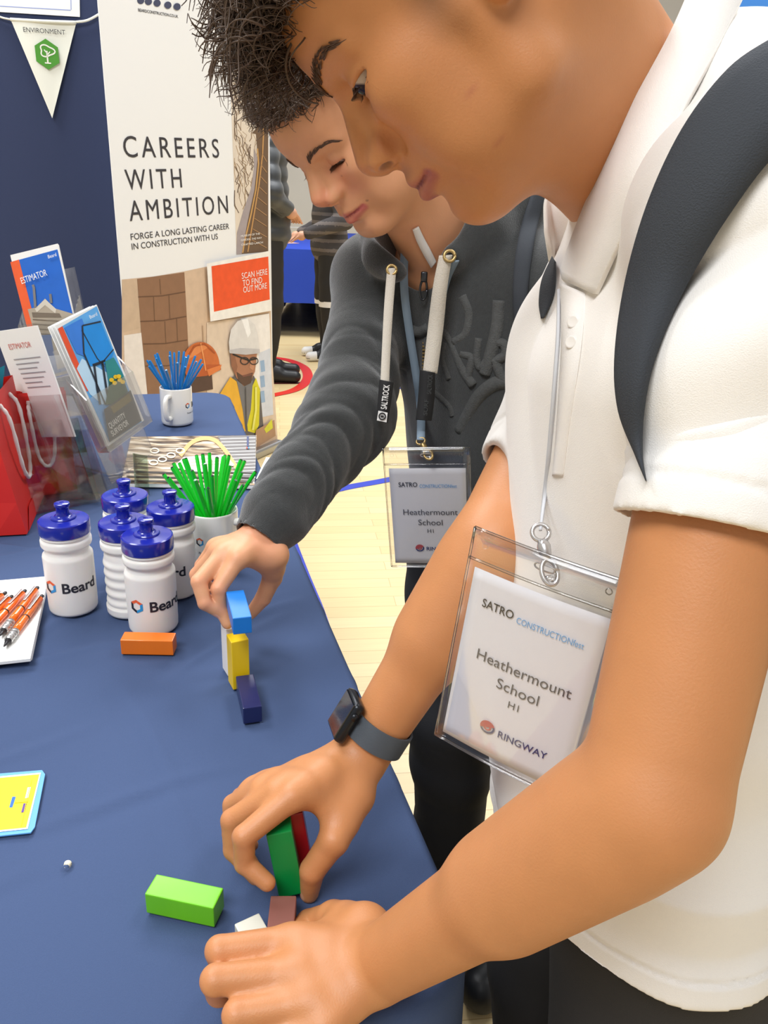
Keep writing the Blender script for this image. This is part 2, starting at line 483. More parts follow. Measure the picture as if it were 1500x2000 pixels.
# poster
po = MB(); a = on(BD, -60, 20, .004); 
tl, bl, br_, tr = on(BD, -150, -110, .004), on(BD, -150, 14, .004), on(BD, 156, 33, .004), on(BD, 154, -110, .004)
po.slab([bl, br_, tr, tl], .003)
inner = [on(BD, -140, -100, .0045), on(BD, -140, 3, .0045), on(BD, 138, 19, .0045), on(BD, 136, -100, .0045)]
for i in range(1, 3):
    d_ = inner[(i + 1) % 4] - inner[i]; e = unit(np.cross(d_, BD.n)) * .003
    po.poly([inner[i], inner[i + 1], inner[i + 1] + e, inner[i] + e], 1)
o = po.build('poster', [M_paper, mat('poster_frame_line', (150, 165, 215), .6)], None, base=bl); tag(o, 'white poster with thin blue frame line at the top of the navy board', 'poster')
# bunting pennant
M_pen = mat('pennant_cloth', (240, 240, 228), .8, bump=.15, bscale=700)
t = thing('bunting', on(BD, 102, 120, .012), 'white triangular bunting flag with green tree emblem on the navy board', 'bunting')
A_, B_, C_ = on(BD, 20, 36, .014), on(BD, 149, 43, .014), on(BD, 102, 231, .02)
mb = MB(); n = 14; V = []; 
for i in range(n + 1):
    for j in range(n + 1):
        u_, v_ = j / n, i / n; q = A_ * (1 - u_) + B_ * u_; q = q * (1 - v_) + C_ * v_
        V.append(q + BD.n * (.004 * math.sin(u_ * 5 + .6) * (1 - v_)))
F = [(i * (n + 1) + j, i * (n + 1) + j + 1, (i + 1) * (n + 1) + j + 1, (i + 1) * (n + 1) + j) for i in range(n) for j in range(n)]
V = np.array(V); V2 = V - BD.n * .0015; mb.add(V, F); mb.add(V2, [f[::-1] for f in F])
mb.build('flag', M_pen, t, smooth=True)
mb = MB(); mb.tube(spline([on(BD, 20, 38, .015), on(BD, 80, 41.5, .017), on(BD, 149, 44, .015)], 12), .006, 6)
mb.tube(spline([on(BD, -30, 18, .01), on(BD, 0, 33, .01), on(BD, 20, 38, .015)], 10), .0035, 6)
mb.tube(spline([on(BD, 148, 43, .015), on(BD, 170, 40, .014), on(BD, 193, 28, .01), on(BD, 215, 12, .01)], 12), .0045, 6); mb.build('ribbon', M_pen, t, smooth=True)
PF = Frame(on(BD, 92, 106, .023), BD.x, (0, 0, 1)); PF.n = BD.n
pxm = np.linalg.norm(on(BD, 92, 106) - on(BD, 93, 106))
hx = [(28 * pxm * math.sin(math.radians(60 * k)) * .92, 28 * pxm * math.cos(math.radians(60 * k))) for k in range(6)]
MB().slab(PF.poly(hx), .001, nrm=BD.n).build('emblem', mat('green_emblem', (74, 150, 40), .6), t)
mb = MB()
def stroke(fr, pts, w, m=0, z=.001, closed=False, mb=None):
    q = np.array(pts, float); k = len(q)
    T = np.gradient(q, axis=0) if not closed else np.roll(q, -1, 0) - np.roll(q, 1, 0)
    N = np.stack([-T[:, 1], T[:, 0]], 1); N /= np.linalg.norm(N, axis=1)[:, None] + 1e-12
    a = q + N * w / 2; b = q - N * w / 2
    V = [fr(x, y, z) for x, y in np.vstack([a, b])]
    rr = k if closed else k - 1
    mb.add(V, [(i, k + i, k + (i + 1) % k, (i + 1) % k) for i in range(rr)], m)
crown = [((13 + 3 * math.cos(3 * q)) * pxm * math.cos(q), (6 + (10 + 1.5 * math.cos(3 * q)) * math.sin(q)) * pxm) for q in np.linspace(0, 2 * math.pi, 28)[:-1]]
stroke(PF, crown, 2.6 * pxm, closed=True, mb=mb)
stroke(PF, [(0, 6 * pxm), (0, -15 * pxm)], 3 * pxm, mb=mb); stroke(PF, [(-6 * pxm, -16 * pxm), (6 * pxm, -16 * pxm)], 2.4 * pxm, mb=mb)
stroke(PF, [(0, -2 * pxm), (6 * pxm, 5 * pxm)], 2 * pxm, mb=mb); stroke(PF, [(0, 2 * pxm), (-5 * pxm, 8 * pxm)], 2 * pxm, mb=mb)
mb.build('tree_symbol', M_pen, t)
mb = MB(); a = on(BD, 45, 62, .0235); b = on(BD, 127, 68, .0235); TF = Frame(a, b - a, (0, 0, 1)); TF.n = BD.n
TF.text(mb, 'ENVIRONMENT', 0, 0, .022, width=np.linalg.norm(b - a)); mb.build('lettering', M_ink, t)

# ================================================================== roller banner
bl = P(222, 377, 3.0); brr = P(528, 385, 3.86); bl[2] = 0; brr[2] = 0
t = thing('roller_banner', (bl + brr) / 2, 'white roller banner headed CAREERS WITH AMBITION with a builder photo, behind the table', 'banner')
RB = Frame(bl, brr - bl, (0, 0, 1)); 
if RB.n @ (CAM - bl) < 0: RB.n = -RB.n
Wb = np.linalg.norm(brr - bl)
M_ban = mat('banner_print', (243, 243, 242), .55)
MB().slab(np.array([RB(0, .04), RB(Wb, .04), RB(Wb, 2.08), RB(0, 2.08)]), .003, nrm=RB.n).build('banner_sheet', M_ban, t)
R3 = np.stack([RB.x, RB.n, np.array([0, 0, 1.])], 1)
MB().box(RB(Wb / 2, .024), (Wb + .03, .11, .046), R3, bev=.012).build('base_cassette', M_alu, t)
MB().box(RB(Wb / 2, 2.085), (Wb + .01, .022, .03), R3, bev=.006).build('top_bar', M_alu, t)
MB().tube([RB(Wb / 2, .08, -.04), RB(Wb / 2, 2.08, -.03)], .009, 8).build('support_pole', M_alu, t)
PRC = {}
def pcol(*c):
    if c not in PRC: PRC[c] = mat('print_%d_%d_%d' % c, c, .55, var=.07, vscale=26)
    return PRC[c]
class Print:
    """flat printed picture: one mesh, layered polygons given in the picture of the sheet"""
    def __init__(s, fr, z0=.0006, dz=.0004): s.mb = MB(); s.fr = fr; s.z = z0; s.dz = dz; s.m = []
    def mi(s, c):
        m = pcol(*c)
        if m not in s.m: s.m.append(m)
        return s.m.index(m)
    def poly(s, pts, c):
        s.mb.poly(onp(s.fr, pts, s.z), s.mi(c)); s.z += s.dz; return s
    def line(s, pts, w, c):
        q = np.array(pts, float); T = np.gradient(q, axis=0); N = np.stack([-T[:, 1], T[:, 0]], 1); N /= np.linalg.norm(N, axis=1)[:, None] + 1e-9
        a = q + N * w / 2; b = q - N * w / 2; k = len(q)
        s.mb.add(onp(s.fr, np.vstack([a, b]), s.z), [(i, k + i, k + i + 1, i + 1) for i in range(k - 1)], s.mi(c)); return s
    def up(s): s.z += s.dz
    def blob(s, cx, cy, rx, ry, c, a0=0, a1=360, n=24, rot=0):
        r = math.radians(rot); pts = []
        for k in range(n + 1):
            q = math.radians(a0 + (a1 - a0) * k / n); x, y = rx * math.cos(q), -ry * math.sin(q)
            pts.append((cx + x * math.cos(r) - y * math.sin(r), cy + x * math.sin(r) + y * math.cos(r)))
        return s.poly(pts[:-1] if a1 - a0 == 360 else pts, c)
    def build(s, name, parent): return s.mb.build(name, s.m, parent)
def banner_text(mb, s, x0, y0, x1, y1, cap, bold=.0, sp=1.0):
    a, b = on(RB, x0, y0, .0015), on(RB, x1, y1, .0015); h = np.linalg.norm(on(RB, x0, y0) - on(RB, x0, y0 - cap))
    fr = Frame(a, b - a, (0, 0, 1)); fr.n = RB.n; fr.y = np.cross(fr.n, fr.x); fr.y *= np.sign(fr.y[2])
    fr.text(mb, s, 0, 0, h / .73, width=np.linalg.norm(b - a), bold=bold, spacing=sp, dz=0)
M_bink = mat('banner_ink', (60, 57, 60), .6)
for args in (
    ('CAREERS', 241, 307, 427, 308, 44, .0, 1.3),
    ('WITH', 247, 371, 356, 366, 42, .0, 1.3),
    ('AMBITION', 254, 432, 446, 416, 42, .0, 1.3),
    ('FORGE A LONG LASTING CAREER', 255, 469, 447, 447, 13),
    ('IN CONSTRUCTION WITH US', 257, 488, 425, 467, 13),
    ('BEARDCONSTRUCTION.CO.UK', 270, 22, 348, 35, 6, .01),
):
    mb = MB(); banner_text(mb, *args); mb.build('lettering', M_bink, t)
# social icons by the web address
pr = Print(RB, .0012)
for x, y in ((275, 1), (290, 3), (307, 6), (328, 10), (346, 13)): pr.blob(x, y, 7, 7, (70, 74, 100))
pr.build('social_icons', t)
# arch bridge photograph
pr = Print(RB)
pr.poly([(449, 130), (524, 130), (524, 491), (462, 497)], (228, 214, 196))
rs = random.Random(3)
for k in range(70):
    x = rs.uniform(460, 505); y = rs.uniform(150, 420); pts = [(x, y)]
    for i in range(4):
        x += rs.uniform(-9, 7); y += rs.uniform(-18, -4); pts.append((min(max(x, 458), 520), y))
    pr.line(pts, rs.uniform(.8, 1.8), rs.choice([(120, 100, 84), (150, 126, 100), (176, 150, 118)]))
pr.up()
pr.poly([(492, 260), (500, 262), (503, 300), (500, 340), (488, 380), (474, 420), (464, 462), (462, 497), (524, 491), (524, 250), (510, 240)], (112, 88, 66))
pr.poly([(496, 290), (503, 310), (497, 370), (484, 430), (472, 496), (462, 497), (463, 455), (476, 410), (490, 370), (496, 330)], (168, 156, 156))
pr.line([(503, 290), (505, 320), (500, 370), (490, 420), (478, 470), (474, 494)], 2.5, (206, 160, 96)); pr.up()
pr.line([(515, 250), (513, 300), (506, 360), (496, 420), (484, 492)], 2.5, (196, 148, 92)); pr.up()
for k in range(9):
    y = 300 + k * 21; pr.line([(512 - k * 2.6, y), (521, y + 16)], 1.6, (170, 132, 92))
pr.up()
pr.build('bridge_photo', t)
mb = MB()
banner_text(mb, 'MUSEUM OF THE', 469, 463, 506, 458, 4, .0); banner_text(mb, 'GARDEN, THE WAY', 469, 471, 510, 466, 4, .0); banner_text(mb, 'CRAFTED LARCH', 470, 480, 512, 475, 4, .0)
for v in mb.V: v += RB.n * .004
mb.build('caption', M_paper, t)
# site photograph
pr = Print(RB)
pr.poly([(238, 546), (300, 540), (360, 530), (412, 519), (526, 495), (531, 700), (549, 960), (238, 960)], (214, 186, 158))
pr.poly([(238, 548), (270, 545), (276, 640), (240, 650)], (206, 180, 152))
pr.poly([(242, 655), (276, 650), (290, 770), (244, 770)], (236, 228, 220))
pr.poly([(268, 545), (360, 532), (366, 640), (372, 770), (288, 770), (276, 650)], (146, 108, 80))
for a, b in (((270, 580), (362, 570)), ((274, 628), (364, 618)), ((280, 672), (366, 664)), ((284, 715), (368, 708))):
    pr.line([a, ((a[0] + b[0]) / 2, (a[1] + b[1]) / 2 + 3), b], 2.4, (108, 76, 54))
for x, y0, y1 in ((312, 545, 575), (330, 577, 622), (300, 580, 628), (322, 628, 670), (345, 622, 666)):
    pr.line([(x, y0), (x + 2, y1)], 1.8, (116, 84, 60))
pr.up()
pr.poly([(404, 630), (526, 612), (549, 960), (404, 960)], (226, 206, 184))
pr.line([(396, 636), (402, 760)], 2, (190, 160, 130)); pr.up()
pr.poly([(470, 622), (526, 612), (533, 800), (470, 800)], (244, 240, 236))
pr.poly([(505, 690), (528, 680), (534, 810), (512, 815)], (214, 220, 232))
for y in (705, 735, 765): pr.poly([(508, y), (516, y - 2), (518, y + 20), (510, y + 22)], (150, 180, 214))
# orange hard hat, seen from behind
pr.poly([(364, 742), (360, 715), (412, 705), (416, 760), (366, 770)], (86, 62, 52))
pr.blob(392, 716, 37, 48, (206, 110, 52), 0, 180); pr.poly([(355, 712), (430, 712), (432, 722), (404, 734), (366, 738)], (190, 92, 40))
pr.blob(394, 708, 26, 34, (226, 138, 78), 60, 170); pr.poly([(404, 722), (433, 712), (430, 722), (408, 735)], (226, 128, 66))
pr.line([(366, 700), (380, 676), (400, 672), (420, 690)], 3, (176, 84, 34)); pr.line([(392, 670), (398, 700), (402, 724)], 2.5, (236, 156, 96)); pr.up()
# man with white hard hat and hi-vis vest
pr.poly([(428, 770), (448, 740), (470, 728), (496, 734), (508, 760), (516, 850), (524, 870), (440, 880)], (96, 92, 92))
pr.poly([(428, 772), (450, 736), (462, 745), (476, 800), (480, 842), (458, 848), (440, 810)], (236, 180, 52))
pr.poly([(484, 842), (480, 800), (492, 756), (500, 738), (508, 762), (506, 830), (498, 846)], (220, 212, 36))
pr.poly([(462, 742), (478, 754), (494, 742), (490, 800), (480, 842), (474, 800)], (118, 118, 122))
pr.poly([(450, 690), (452, 715), (462, 738), (476, 754), (488, 748), (498, 726), (502, 690)], (176, 122, 92))
pr.poly([(450, 690), (452, 715), (460, 732), (464, 716), (460, 700), (458, 690)], (150, 100, 74)); pr.poly([(490, 700), (497, 716), (494, 724), (487, 718)], (196, 140, 108))
pr.poly([(462, 726), (474, 734), (494, 728), (490, 748), (478, 754), (466, 744)], (88, 62, 50))
pr.line([(474, 735), (492, 731)], 3, (126, 78, 66)); pr.up()
pr.line([(455, 692), (470, 698), (486, 704), (502, 700)], 3, (30, 28, 30)); pr.up()
for x in (478, 496):
    pts = [(x + 8 * math.cos(q), 705 + 7 * math.sin(q)) for q in np.linspace(0, 6.28, 16)]; pr.line(pts, 1.8, (40, 38, 42))
pr.up()
pr.poly([(449, 690), (447, 668), (451, 644), (464, 627), (482, 622), (498, 634), (504, 655), (507, 686), (480, 688), (462, 684)], (224, 222, 220))
pr.poly([(472, 624), (484, 622), (490, 650), (484, 660)], (248, 248, 248)); pr.poly([(449, 690), (447, 684), (470, 680), (507, 682), (508, 690), (480, 693)], (196, 194, 196))
pr.line([(440, 778), (458, 812), (470, 846)], 5, (244, 214, 120)); pr.line([(500, 756), (500, 800), (494, 840)], 4, (236, 234, 120)); pr.line([(480, 756), (482, 840)], 1.5, (84, 84, 88)); pr.up()
pr.poly([(500, 840), (536, 820), (547, 950), (490, 950)], (178, 140, 108)); pr.poly([(508, 870), (540, 850), (548, 950), (500, 950)], (206, 176, 146)); pr.poly([(516, 838), (531, 818), (533, 836), (520, 846)], (214, 214, 60))
pr.build('site_photo', t)
pr = Print(RB, .014)
pr.poly([(404, 515), (526, 490), (529, 607), (411, 628)], (246, 243, 236)); pr.poly([(413, 520), (524, 501), (527, 585), (418, 609)], (240, 88, 36))
pr.build('call_to_action_panel', t)
mb = MB()
for s, x0, y0, x1, y1 in (('SCAN HERE', 472, 545, 522, 536), ('TO FIND', 474, 559, 512, 552), ('OUT MORE', 475, 572, 521, 563)):
    a, b = on(RB, x0, y0, .016), on(RB, x1, y1, .016); fr = Frame(a, b - a, (0, 0, 1)); fr.n = RB.n; fr.y = np.cross(fr.n, fr.x); fr.y *= np.sign(fr.y[2])
    fr.text(mb, s, 0, 0, .04, width=np.linalg.norm(b - a), dz=0)
mb.build('panel_lettering', M_paper, t)

# ================================================================== blue panel far right
M_bl2 = mat('bright_blue_panel', (62, 132, 214), .7)
q = P(1500, 20, 4.2)
t = thing('blue_panel', (q[0] + .6, q[1], 0), 'bright blue exhibition panel behind the white collar at top right', 'display panel')
MB().box((q[0] + .6, q[1], 1.25), (1.9, .05, 2.4), bev=.01).build('panel_board', M_bl2, t)
for s in (-.7, .7): MB().box((q[0] + .6 + s, q[1], .03), (.06, .5, .06), bev=.01).build('foot', M_alu, t)

# ================================================================== far table under a royal blue cloth
M_royal = mat('royal_cloth', (34, 68, 178), .85, bump=.1, bscale=300)
f0 = Z(600, 487, .80); x0, x1, y0, y1 = -1.25, .75, f0[1], f0[1] + 3.2
t = thing('trestle_table', ((x0 + x1) / 2, (y0 + y1) / 2, 0), 'far trestle table under a royal blue cloth, behind the bystanders', 'table')
mb = MB(); mb.box(((x0 + x1) / 2, (y0 + y1) / 2, .79), (x1 - x0, y1 - y0, .02), bev=.006)
n = 60
def drape(mb, a, b, z0, z1, nrm, m=0, amp=.012, n=60, seed=0):
    a = np.array(a); b = np.array(b); V = []; rows = 10
    for i in range(rows + 1):
        v = i / rows
        for j in range(n + 1):
            u_ = j / n; p = a * (1 - u_) + b * u_; w_ = amp * v * (math.sin(u_ * 21 + seed) + .6 * math.sin(u_ * 47 + 2 * seed))
            V.append((p[0] + nrm[0] * (w_ + .02 * v), p[1] + nrm[1] * (w_ + .02 * v), z0 * (1 - v) + z1 * v))
    mb.add(V, [(i * (n + 1) + j, i * (n + 1) + j + 1, (i + 1) * (n + 1) + j + 1, (i + 1) * (n + 1) + j) for i in range(rows) for j in range(n)], m)
drape(mb, (x0, y0), (x1, y0), .795, .32, (0, -1)); drape(mb, (x0, y0), (x0, y1), .795, .02, (-1, 0)); drape(mb, (x0, y1), (x1, y1), .795, .02, (0, 1)); drape(mb, (x1, y0), (x1, y1), .795, .02, (1, 0))  # unseen side and back drops run to the floor, added to darken underneath
o = mb.build('cloth', M_royal, t); shade_auto(o, 50)
M_dk = mat('black_metal', (28, 28, 30), .5)
for x in (x0 + .1, -.2, x1 - .1):
    for y in (y0 + .15, y1 - .15): MB().box((x, y, .39), (.035, .035, .775)).build('leg', M_dk, t)
for i, (x, y, a, c) in enumerate(((575, 444, .3, (240, 240, 236)), (588, 452, -.4, (230, 214, 150)), (560, 474, .8, (236, 190, 190)), (598, 446, 1.2, (244, 244, 244)), (552, 468, .1, (240, 240, 250)))):
    p = Z(x, y, .803); R = np.array([[math.cos(a), -math.sin(a), 0], [math.sin(a), math.cos(a), 0], [0, 0, 1]])
    o = MB().box(p + [0, 0, .001], (.15, .21, .003), R).build('leaflet', mat('far_leaflet', c, .6), None, base=p)
    tag(o, ('pale leaflet furthest back on the far blue table', 'cream leaflet under the reaching hand on the far table', 'pinkish leaflet at the front edge of the far blue table', 'white leaflet beside the striped jacket on the far table', 'bluish white leaflet near the puffer jacket on the far table')[i], 'leaflet', 'leaflets on the far table')

# ================================================================== bystanders
M_skinE = mat('bystander_skin', (214, 160, 130), .55, sss=.05)
M_hairE = mat('bystander_hair', (48, 36, 30), .7)
def bystander(loc, face, scale, label, arms, jacket, trousers, shoes, stripe=None, band=None, shoe_style='plain', puffer=False, jstripe=None, hem=.86):
    t = thing('person', loc, label, 'person'); BASE[t] = np.zeros(3)
    t.rotation_euler = (0, 0, face); s = scale
    def S(*p): return np.array(p) * s
    body = [flatcone(S(0, 0, .95), S(0, 0, 1.32), .10 * s, .10 * s, (0, 1, 0), .65), cone(S(0, 0, 1.4), S(.02, 0, 1.56), .055 * s, .052 * s, .03), ell(S(.03, 0, 1.64), S(.098, .077, .118), k=.02), cone(S(.1, 0, 1.635), S(.125, 0, 1.605), .012 * s, .016 * s, .01)]
    jk = [flatcone(S(0, 0, hem), S(0, 0, 1.1), .15 * s, .135 * s, (0, 1, 0), .72), flatcone(S(0, 0, 1.1), S(0, 0, 1.34), .135 * s, .13 * s, (0, 1, 0), .68), cone(S(0, 0, 1.4), S(.01, 0, 1.5), .085 * s, .075 * s, .04)]
    for sy, (el, ha) in zip((1, -1), arms):
        sh = S(0, sy * .19, 1.38); el = S(*el); ha = S(*ha)
        body += [cone(sh, el, .045 * s, .038 * s, .02), cone(el, ha, .036 * s, .026 * s, .02), ell(ha + unit(ha - el) * .06 * s, S(.045, .045, .045) * .8, k=.02)]
        for f in range(4):
            d = unit(ha - el); pv = unit(np.cross(d, (0, 0, 1))); q = ha + d * .085 * s + pv * (f - 1.5) * .02 * s
            body.append(cone(q, q + (d * .06 - np.array([0, 0, .02])) * s, .010 * s, .008 * s, .006))
        q = ha + unit(ha - el) * .04 * s + np.array([0, 0, .02]) * s; body.append(cone(q, q + unit(ha - el) * .06 * s, .011 * s, .009 * s, .006))
        jk += [cone(sh, el, .078 * s, .066 * s, .04), cone(el, ha, .064 * s, .047 * s, .03)]
    tr = []
    for sy in (1, -1):
        body += [cone(S(0, sy * .09, .95), S(.01, sy * .1, .5), .075 * s, .05 * s, .02), cone(S(.01, sy * .1, .5), S(-.01, sy * .1, .09), .05 * s, .035 * s, .02)]
        tr += [cone(S(0, sy * .09, .93), S(.02, sy * .105, .5), .105 * s, .08 * s, .03), cone(S(.02, sy * .105, .5), S(-.01, sy * .105, .10), .078 * s, .058 * s, .02)]
    tr.append(plane(S(0, 0, .075), (0, 0, -1)))
    V, F = mesh_sdf(body, .009); mk('body', V, F, M_skinE, t, local=True)
    V, F = mesh_sdf(jk, .012)
    N = vnormals(V, F)
    if puffer: V = V + N * (.012 * np.abs(np.sin(V[:, 2] * 36 / s + .5 * np.sin(V[:, 0] * 9))) - .006)[:, None]
    V = V + N * (wav(V, 5, 28) * .006)[:, None]
    mi = None
    if jstripe: 
        zc = V[F].mean(1)[:, 2]; mi = (np.sin(zc * 95 / s) > .35).astype(int)
    mk('jacket', V, F, jacket, t, midx=mi, local=True)
    V, F = mesh_sdf(tr, .011); N = vnormals(V, F); V = V + N * (wav(V, 9, 25) * .006)[:, None]; mk('trousers', V, F, trousers, t, local=True)
    for sy in (1, -1):
        if stripe:
            for k in (-1, 0, 1):
                mb = MB(); pts = [S(.0 + k * .022, sy * (.105 + .079 - .02 * (1 - z / .5)), z) for z in np.linspace(.13, .5, 10)]
                mb.tube(pts, .006, 5); mb.build('side_stripe', stripe, t, smooth=True, local=True)
        if band:
            q = np.linspace(0, 2 * math.pi, 30); mb = MB(); z = .44
            Vb = [S(.016 + .083 * math.cos(a), sy * .105 + .083 * math.sin(a), z + dz) for dz in (0, .045) for a in q[:-1]]; n = 29
            mb.add(Vb, [(i, (i + 1) % n, n + (i + 1) % n, n + i) for i in range(n)]); mb.build('knee_band', band, t, smooth=True, local=True)
        pr_ = [cone(S(-.05, sy * .105, .05), S(.17, sy * .115, .04), .045 * s, .038 * s, .03), cone(S(-.03, sy * .105, .09), S(.06, sy * .108, .075), .042 * s, .035 * s, .03), plane(S(0, 0, .002), (0, 0, -1))]
        V, F = mesh_sdf(pr_, .006); ct = V[F].mean(1)
        mi = np.zeros(len(F), int); mi[ct[:, 2] < .028 * s] = 1
        if len(shoes) > 2:
            mi[(ct[:, 0] < -.045 * s) & (ct[:, 2] > .03 * s)] = 2; mi[(ct[:, 0] > .12 * s) & (ct[:, 2] > .03 * s)] = 1
            mi[(ct[:, 0] > .02) & (ct[:, 0] < .06) & (ct[:, 2] > .028 * s) & (ct[:, 2] < .05 * s)] = 1
        mk('shoe', V, F, shoes, t, midx=mi, local=True)
    hp = [ell(S(.0, 0, 1.68), S(.108, .09, .115), k=.01), dict(ell(S(.11, 0, 1.60), S(.085, .09, .085), k=.02), op='-'), plane(S(0, 0, 1.60), (-.3, 0, -1))]
    V, F = mesh_sdf(hp, .009); N = vnormals(V, F); V = V + N * (wav(V, 3, 120) * .006)[:, None]; mk('hair', V, F, M_hairE, t, local=True)
    return t
M_puff = mat('puffer_nylon', (52, 55, 58), .5, sheen=.2); M_tp = mat('black_trousers', (40, 38, 36), .85); M_gstr = mat('grey_stripe', (116, 116, 120), .7)
M_shoeB = mat('black_shoe', (24, 24, 26), .45); M_jg = mat('dark_grey_jacket', (66, 62, 62), .85); M_jg2 = mat('jacket_stripe', (108, 100, 96), .85); M_wht = mat('white_rubber', (236, 234, 230), .5)
M_redp = mat('red_heel', (206, 40, 44), .5); M_nav2 = mat('navy_jacket', (26, 34, 58), .8)
c = Z(562, 741, 0); c[2] = 0
bystander(c + [-.14, .0, 0], math.radians(8), 1.12, 'person in a black puffer jacket and striped black tracksuit bottoms, right beside the banner', (((.02, .30, 1.14), (.10, .16, 1.06)), ((.03, -.31, 1.14), (.12, -.17, 1.06))), [M_puff], M_tp, [M_shoeB, M_shoeB], stripe=M_gstr, puffer=True, hem=.93)
c = Z(625, 703, 0); c[2] = 0
bystander(c + [.06, .08, 0], math.radians(195), 1.0, 'person in a striped grey jacket and white knee bands at the far table', (((-.06, .29, 1.1), (.2, .22, 1.0)), ((-.08, -.3, 1.1), (.18, -.26, .98))), [M_jg, M_jg2], M_tp, [M_shoeB, M_wht, M_redp], band=M_wht, jstripe=True, hem=.9)
c = P(512, 420, 8.3); c[2] = 0
bystander(c + [-.3, 0, 0], math.radians(0), 1.0, 'person with a navy sleeve reaching over the far blue table, mostly behind the banner', (((.12, .26, 1.12), (.38, .2, 1.0)), ((.18, -.26, 1.16), (.47, -.2, 1.04))), [M_nav2], M_tp, [M_shoeB, M_shoeB], hem=.88)

print('RBn', RB.n, bl, brr, Wb)
# ================================================================== main table under a navy cloth
Nr = Z(940, 1915); Fr = Z(441, 764)
TD = unit(Fr - Nr); TLn = np.linalg.norm(Fr - Nr); TW = np.array([-TD[1], TD[0], 0])     # TW points to the left side
M_cloth = mat('navy_tablecloth', (66, 82, 116), .9, bump=.3, bscale=1300, var=.05, vscale=1200, spec=.2)
tb = thing('folding_table', Nr + TD * TLn / 2 + TW * .38 - [0, 0, TABLE], 'long folding table covered by a navy cloth, holding the blocks and bottles', 'table')
WID = .80; RC = .07
def rr_outline(off):
    """rounded outline of the cloth, going round; off widens"""
    L_, W_ = TLn + off, WID + off; out = []
    for cx, cy, a0 in ((RC, RC, 180), (TLn - RC, RC, 270), (TLn - RC, WID - RC, 0), (RC, WID - RC, 90)):
        for k in range(9):
            q = math.radians(a0 + 90 * k / 8); out.append((cx + (RC + off) * math.cos(q), cy + (RC + off) * math.sin(q)))
    pts = []
    for i in range(len(out)):
        a = np.array(out[i]); b = np.array(out[(i + 1) % len(out)]); m = max(1, int(np.linalg.norm(b - a) / .012))
        for j in range(m): pts.append(a + (b - a) * j / m)
    return np.array(pts)
mb = MB(); rings = []; O0 = rr_outline(0); cen = O0.mean(0); n = len(O0)
def tw(p, z): return Nr + TD * p[0] + TW * p[1] + np.array([0, 0, z - TABLE])
V = []; F = []
gx = np.arange(-.0, TLn + .0001, TLn / 150); gy = np.arange(0, WID + .0001, WID / 70)
# top: polar-like rings keep the rounded outline
K = 170
crease = [((.70, .30), (.95, -.06)), ((.9, .52), (1.05, .02)), ((.55, .5), (.8, .42)), ((1.02, .3), (1.05, .0)), ((.3, .6), (.42, .3)), ((.12, .2), (.5, .28))]
crease += [((.52, .62), (.60, .22)), ((.60, .20), (.66, -.02)), ((.74, .46), (.72, .06)), ((.47, .24), (.63, .05)), ((1.0, .62), (.88, .30)), ((.22, .34), (.10, .62))]
crease += [((.80, .22), (.62, .42)), ((.30, .14), (.26, .40))]
def zbump(p):
    z = .0011 * wav(np.column_stack([p, np.zeros(len(p))]), 11, 14)
    for i, (a, b) in enumerate(crease):
        a = np.array(a); b = np.array(b); d = b - a; h = np.clip((p - a) @ d / (d @ d), 0, 1); nn_ = np.array([-d[1], d[0]]) / np.linalg.norm(d)
        r = (p - a - h[:, None] * d) @ nn_ + .008 * np.sin(h * 5 + i); e = np.linalg.norm(p - a - h[:, None] * d, axis=1) < .04
        z += e * (.0034 * np.exp(-(r / .0075) ** 2) - .0016 * np.exp(-((r - .016) / .010) ** 2)) * np.sin(np.pi * np.clip(h, 0, 1)) ** .7
    return z
for k in range(K + 1):
    f = k / K; q = cen + (O0 - cen) * f; zz_ = TABLE - .0022 + np.clip(zbump(q) * min(1, (1 - f) * 12), -.003, .0022 if False else .004)
    for p, z_ in zip(q, zz_): V.append(tw(p, z_))
for i, (z, o_) in enumerate(((TABLE - .006, .006), (TABLE - .02, .009), (.66, .010), (.56, .012), (.46, .016), (.36, .020), (.26, .024), (.14, .030), (.03, .036))):
    for j, p in enumerate(O0):
        d = unit(p - cen); s = j / n * 2 * math.pi; amp = min(1, i / 5) * .012
        # outward normal of the outline
        t_ = O0[(j + 1) % n] - O0[j - 1]; nn = unit(np.array([t_[1], -t_[0]]))
        q = p + nn * (o_ + amp * (math.sin(s * 26) + .6 * math.sin(s * 57 + 1))); V.append(tw(q, z))
R_ = K + 1 + 9
for i in range(R_ - 1):
    for j in range(n): F.append((i * n + j, i * n + (j + 1) % n, (i + 1) * n + (j + 1) % n, (i + 1) * n + j))
o = mk('tablecloth', V, F, M_cloth, tb, True)
mb = MB(); R3 = np.stack([TD, TW, np.array([0, 0, 1.])], 1)
mb.box(Nr + TD * TLn / 2 + TW * WID / 2 - [0, 0, .024], (TLn - .09, WID - .09, .032), R3, bev=.008).build('table_top', mat('table_board', (210, 205, 195), .6), tb)
for a in (.15, TLn - .15):
    for b in (.1, WID - .1): MB().tube([tw((a, b), .005), tw((a, b), .71)], .016, 10).build('leg', M_alu, tb, smooth=True)

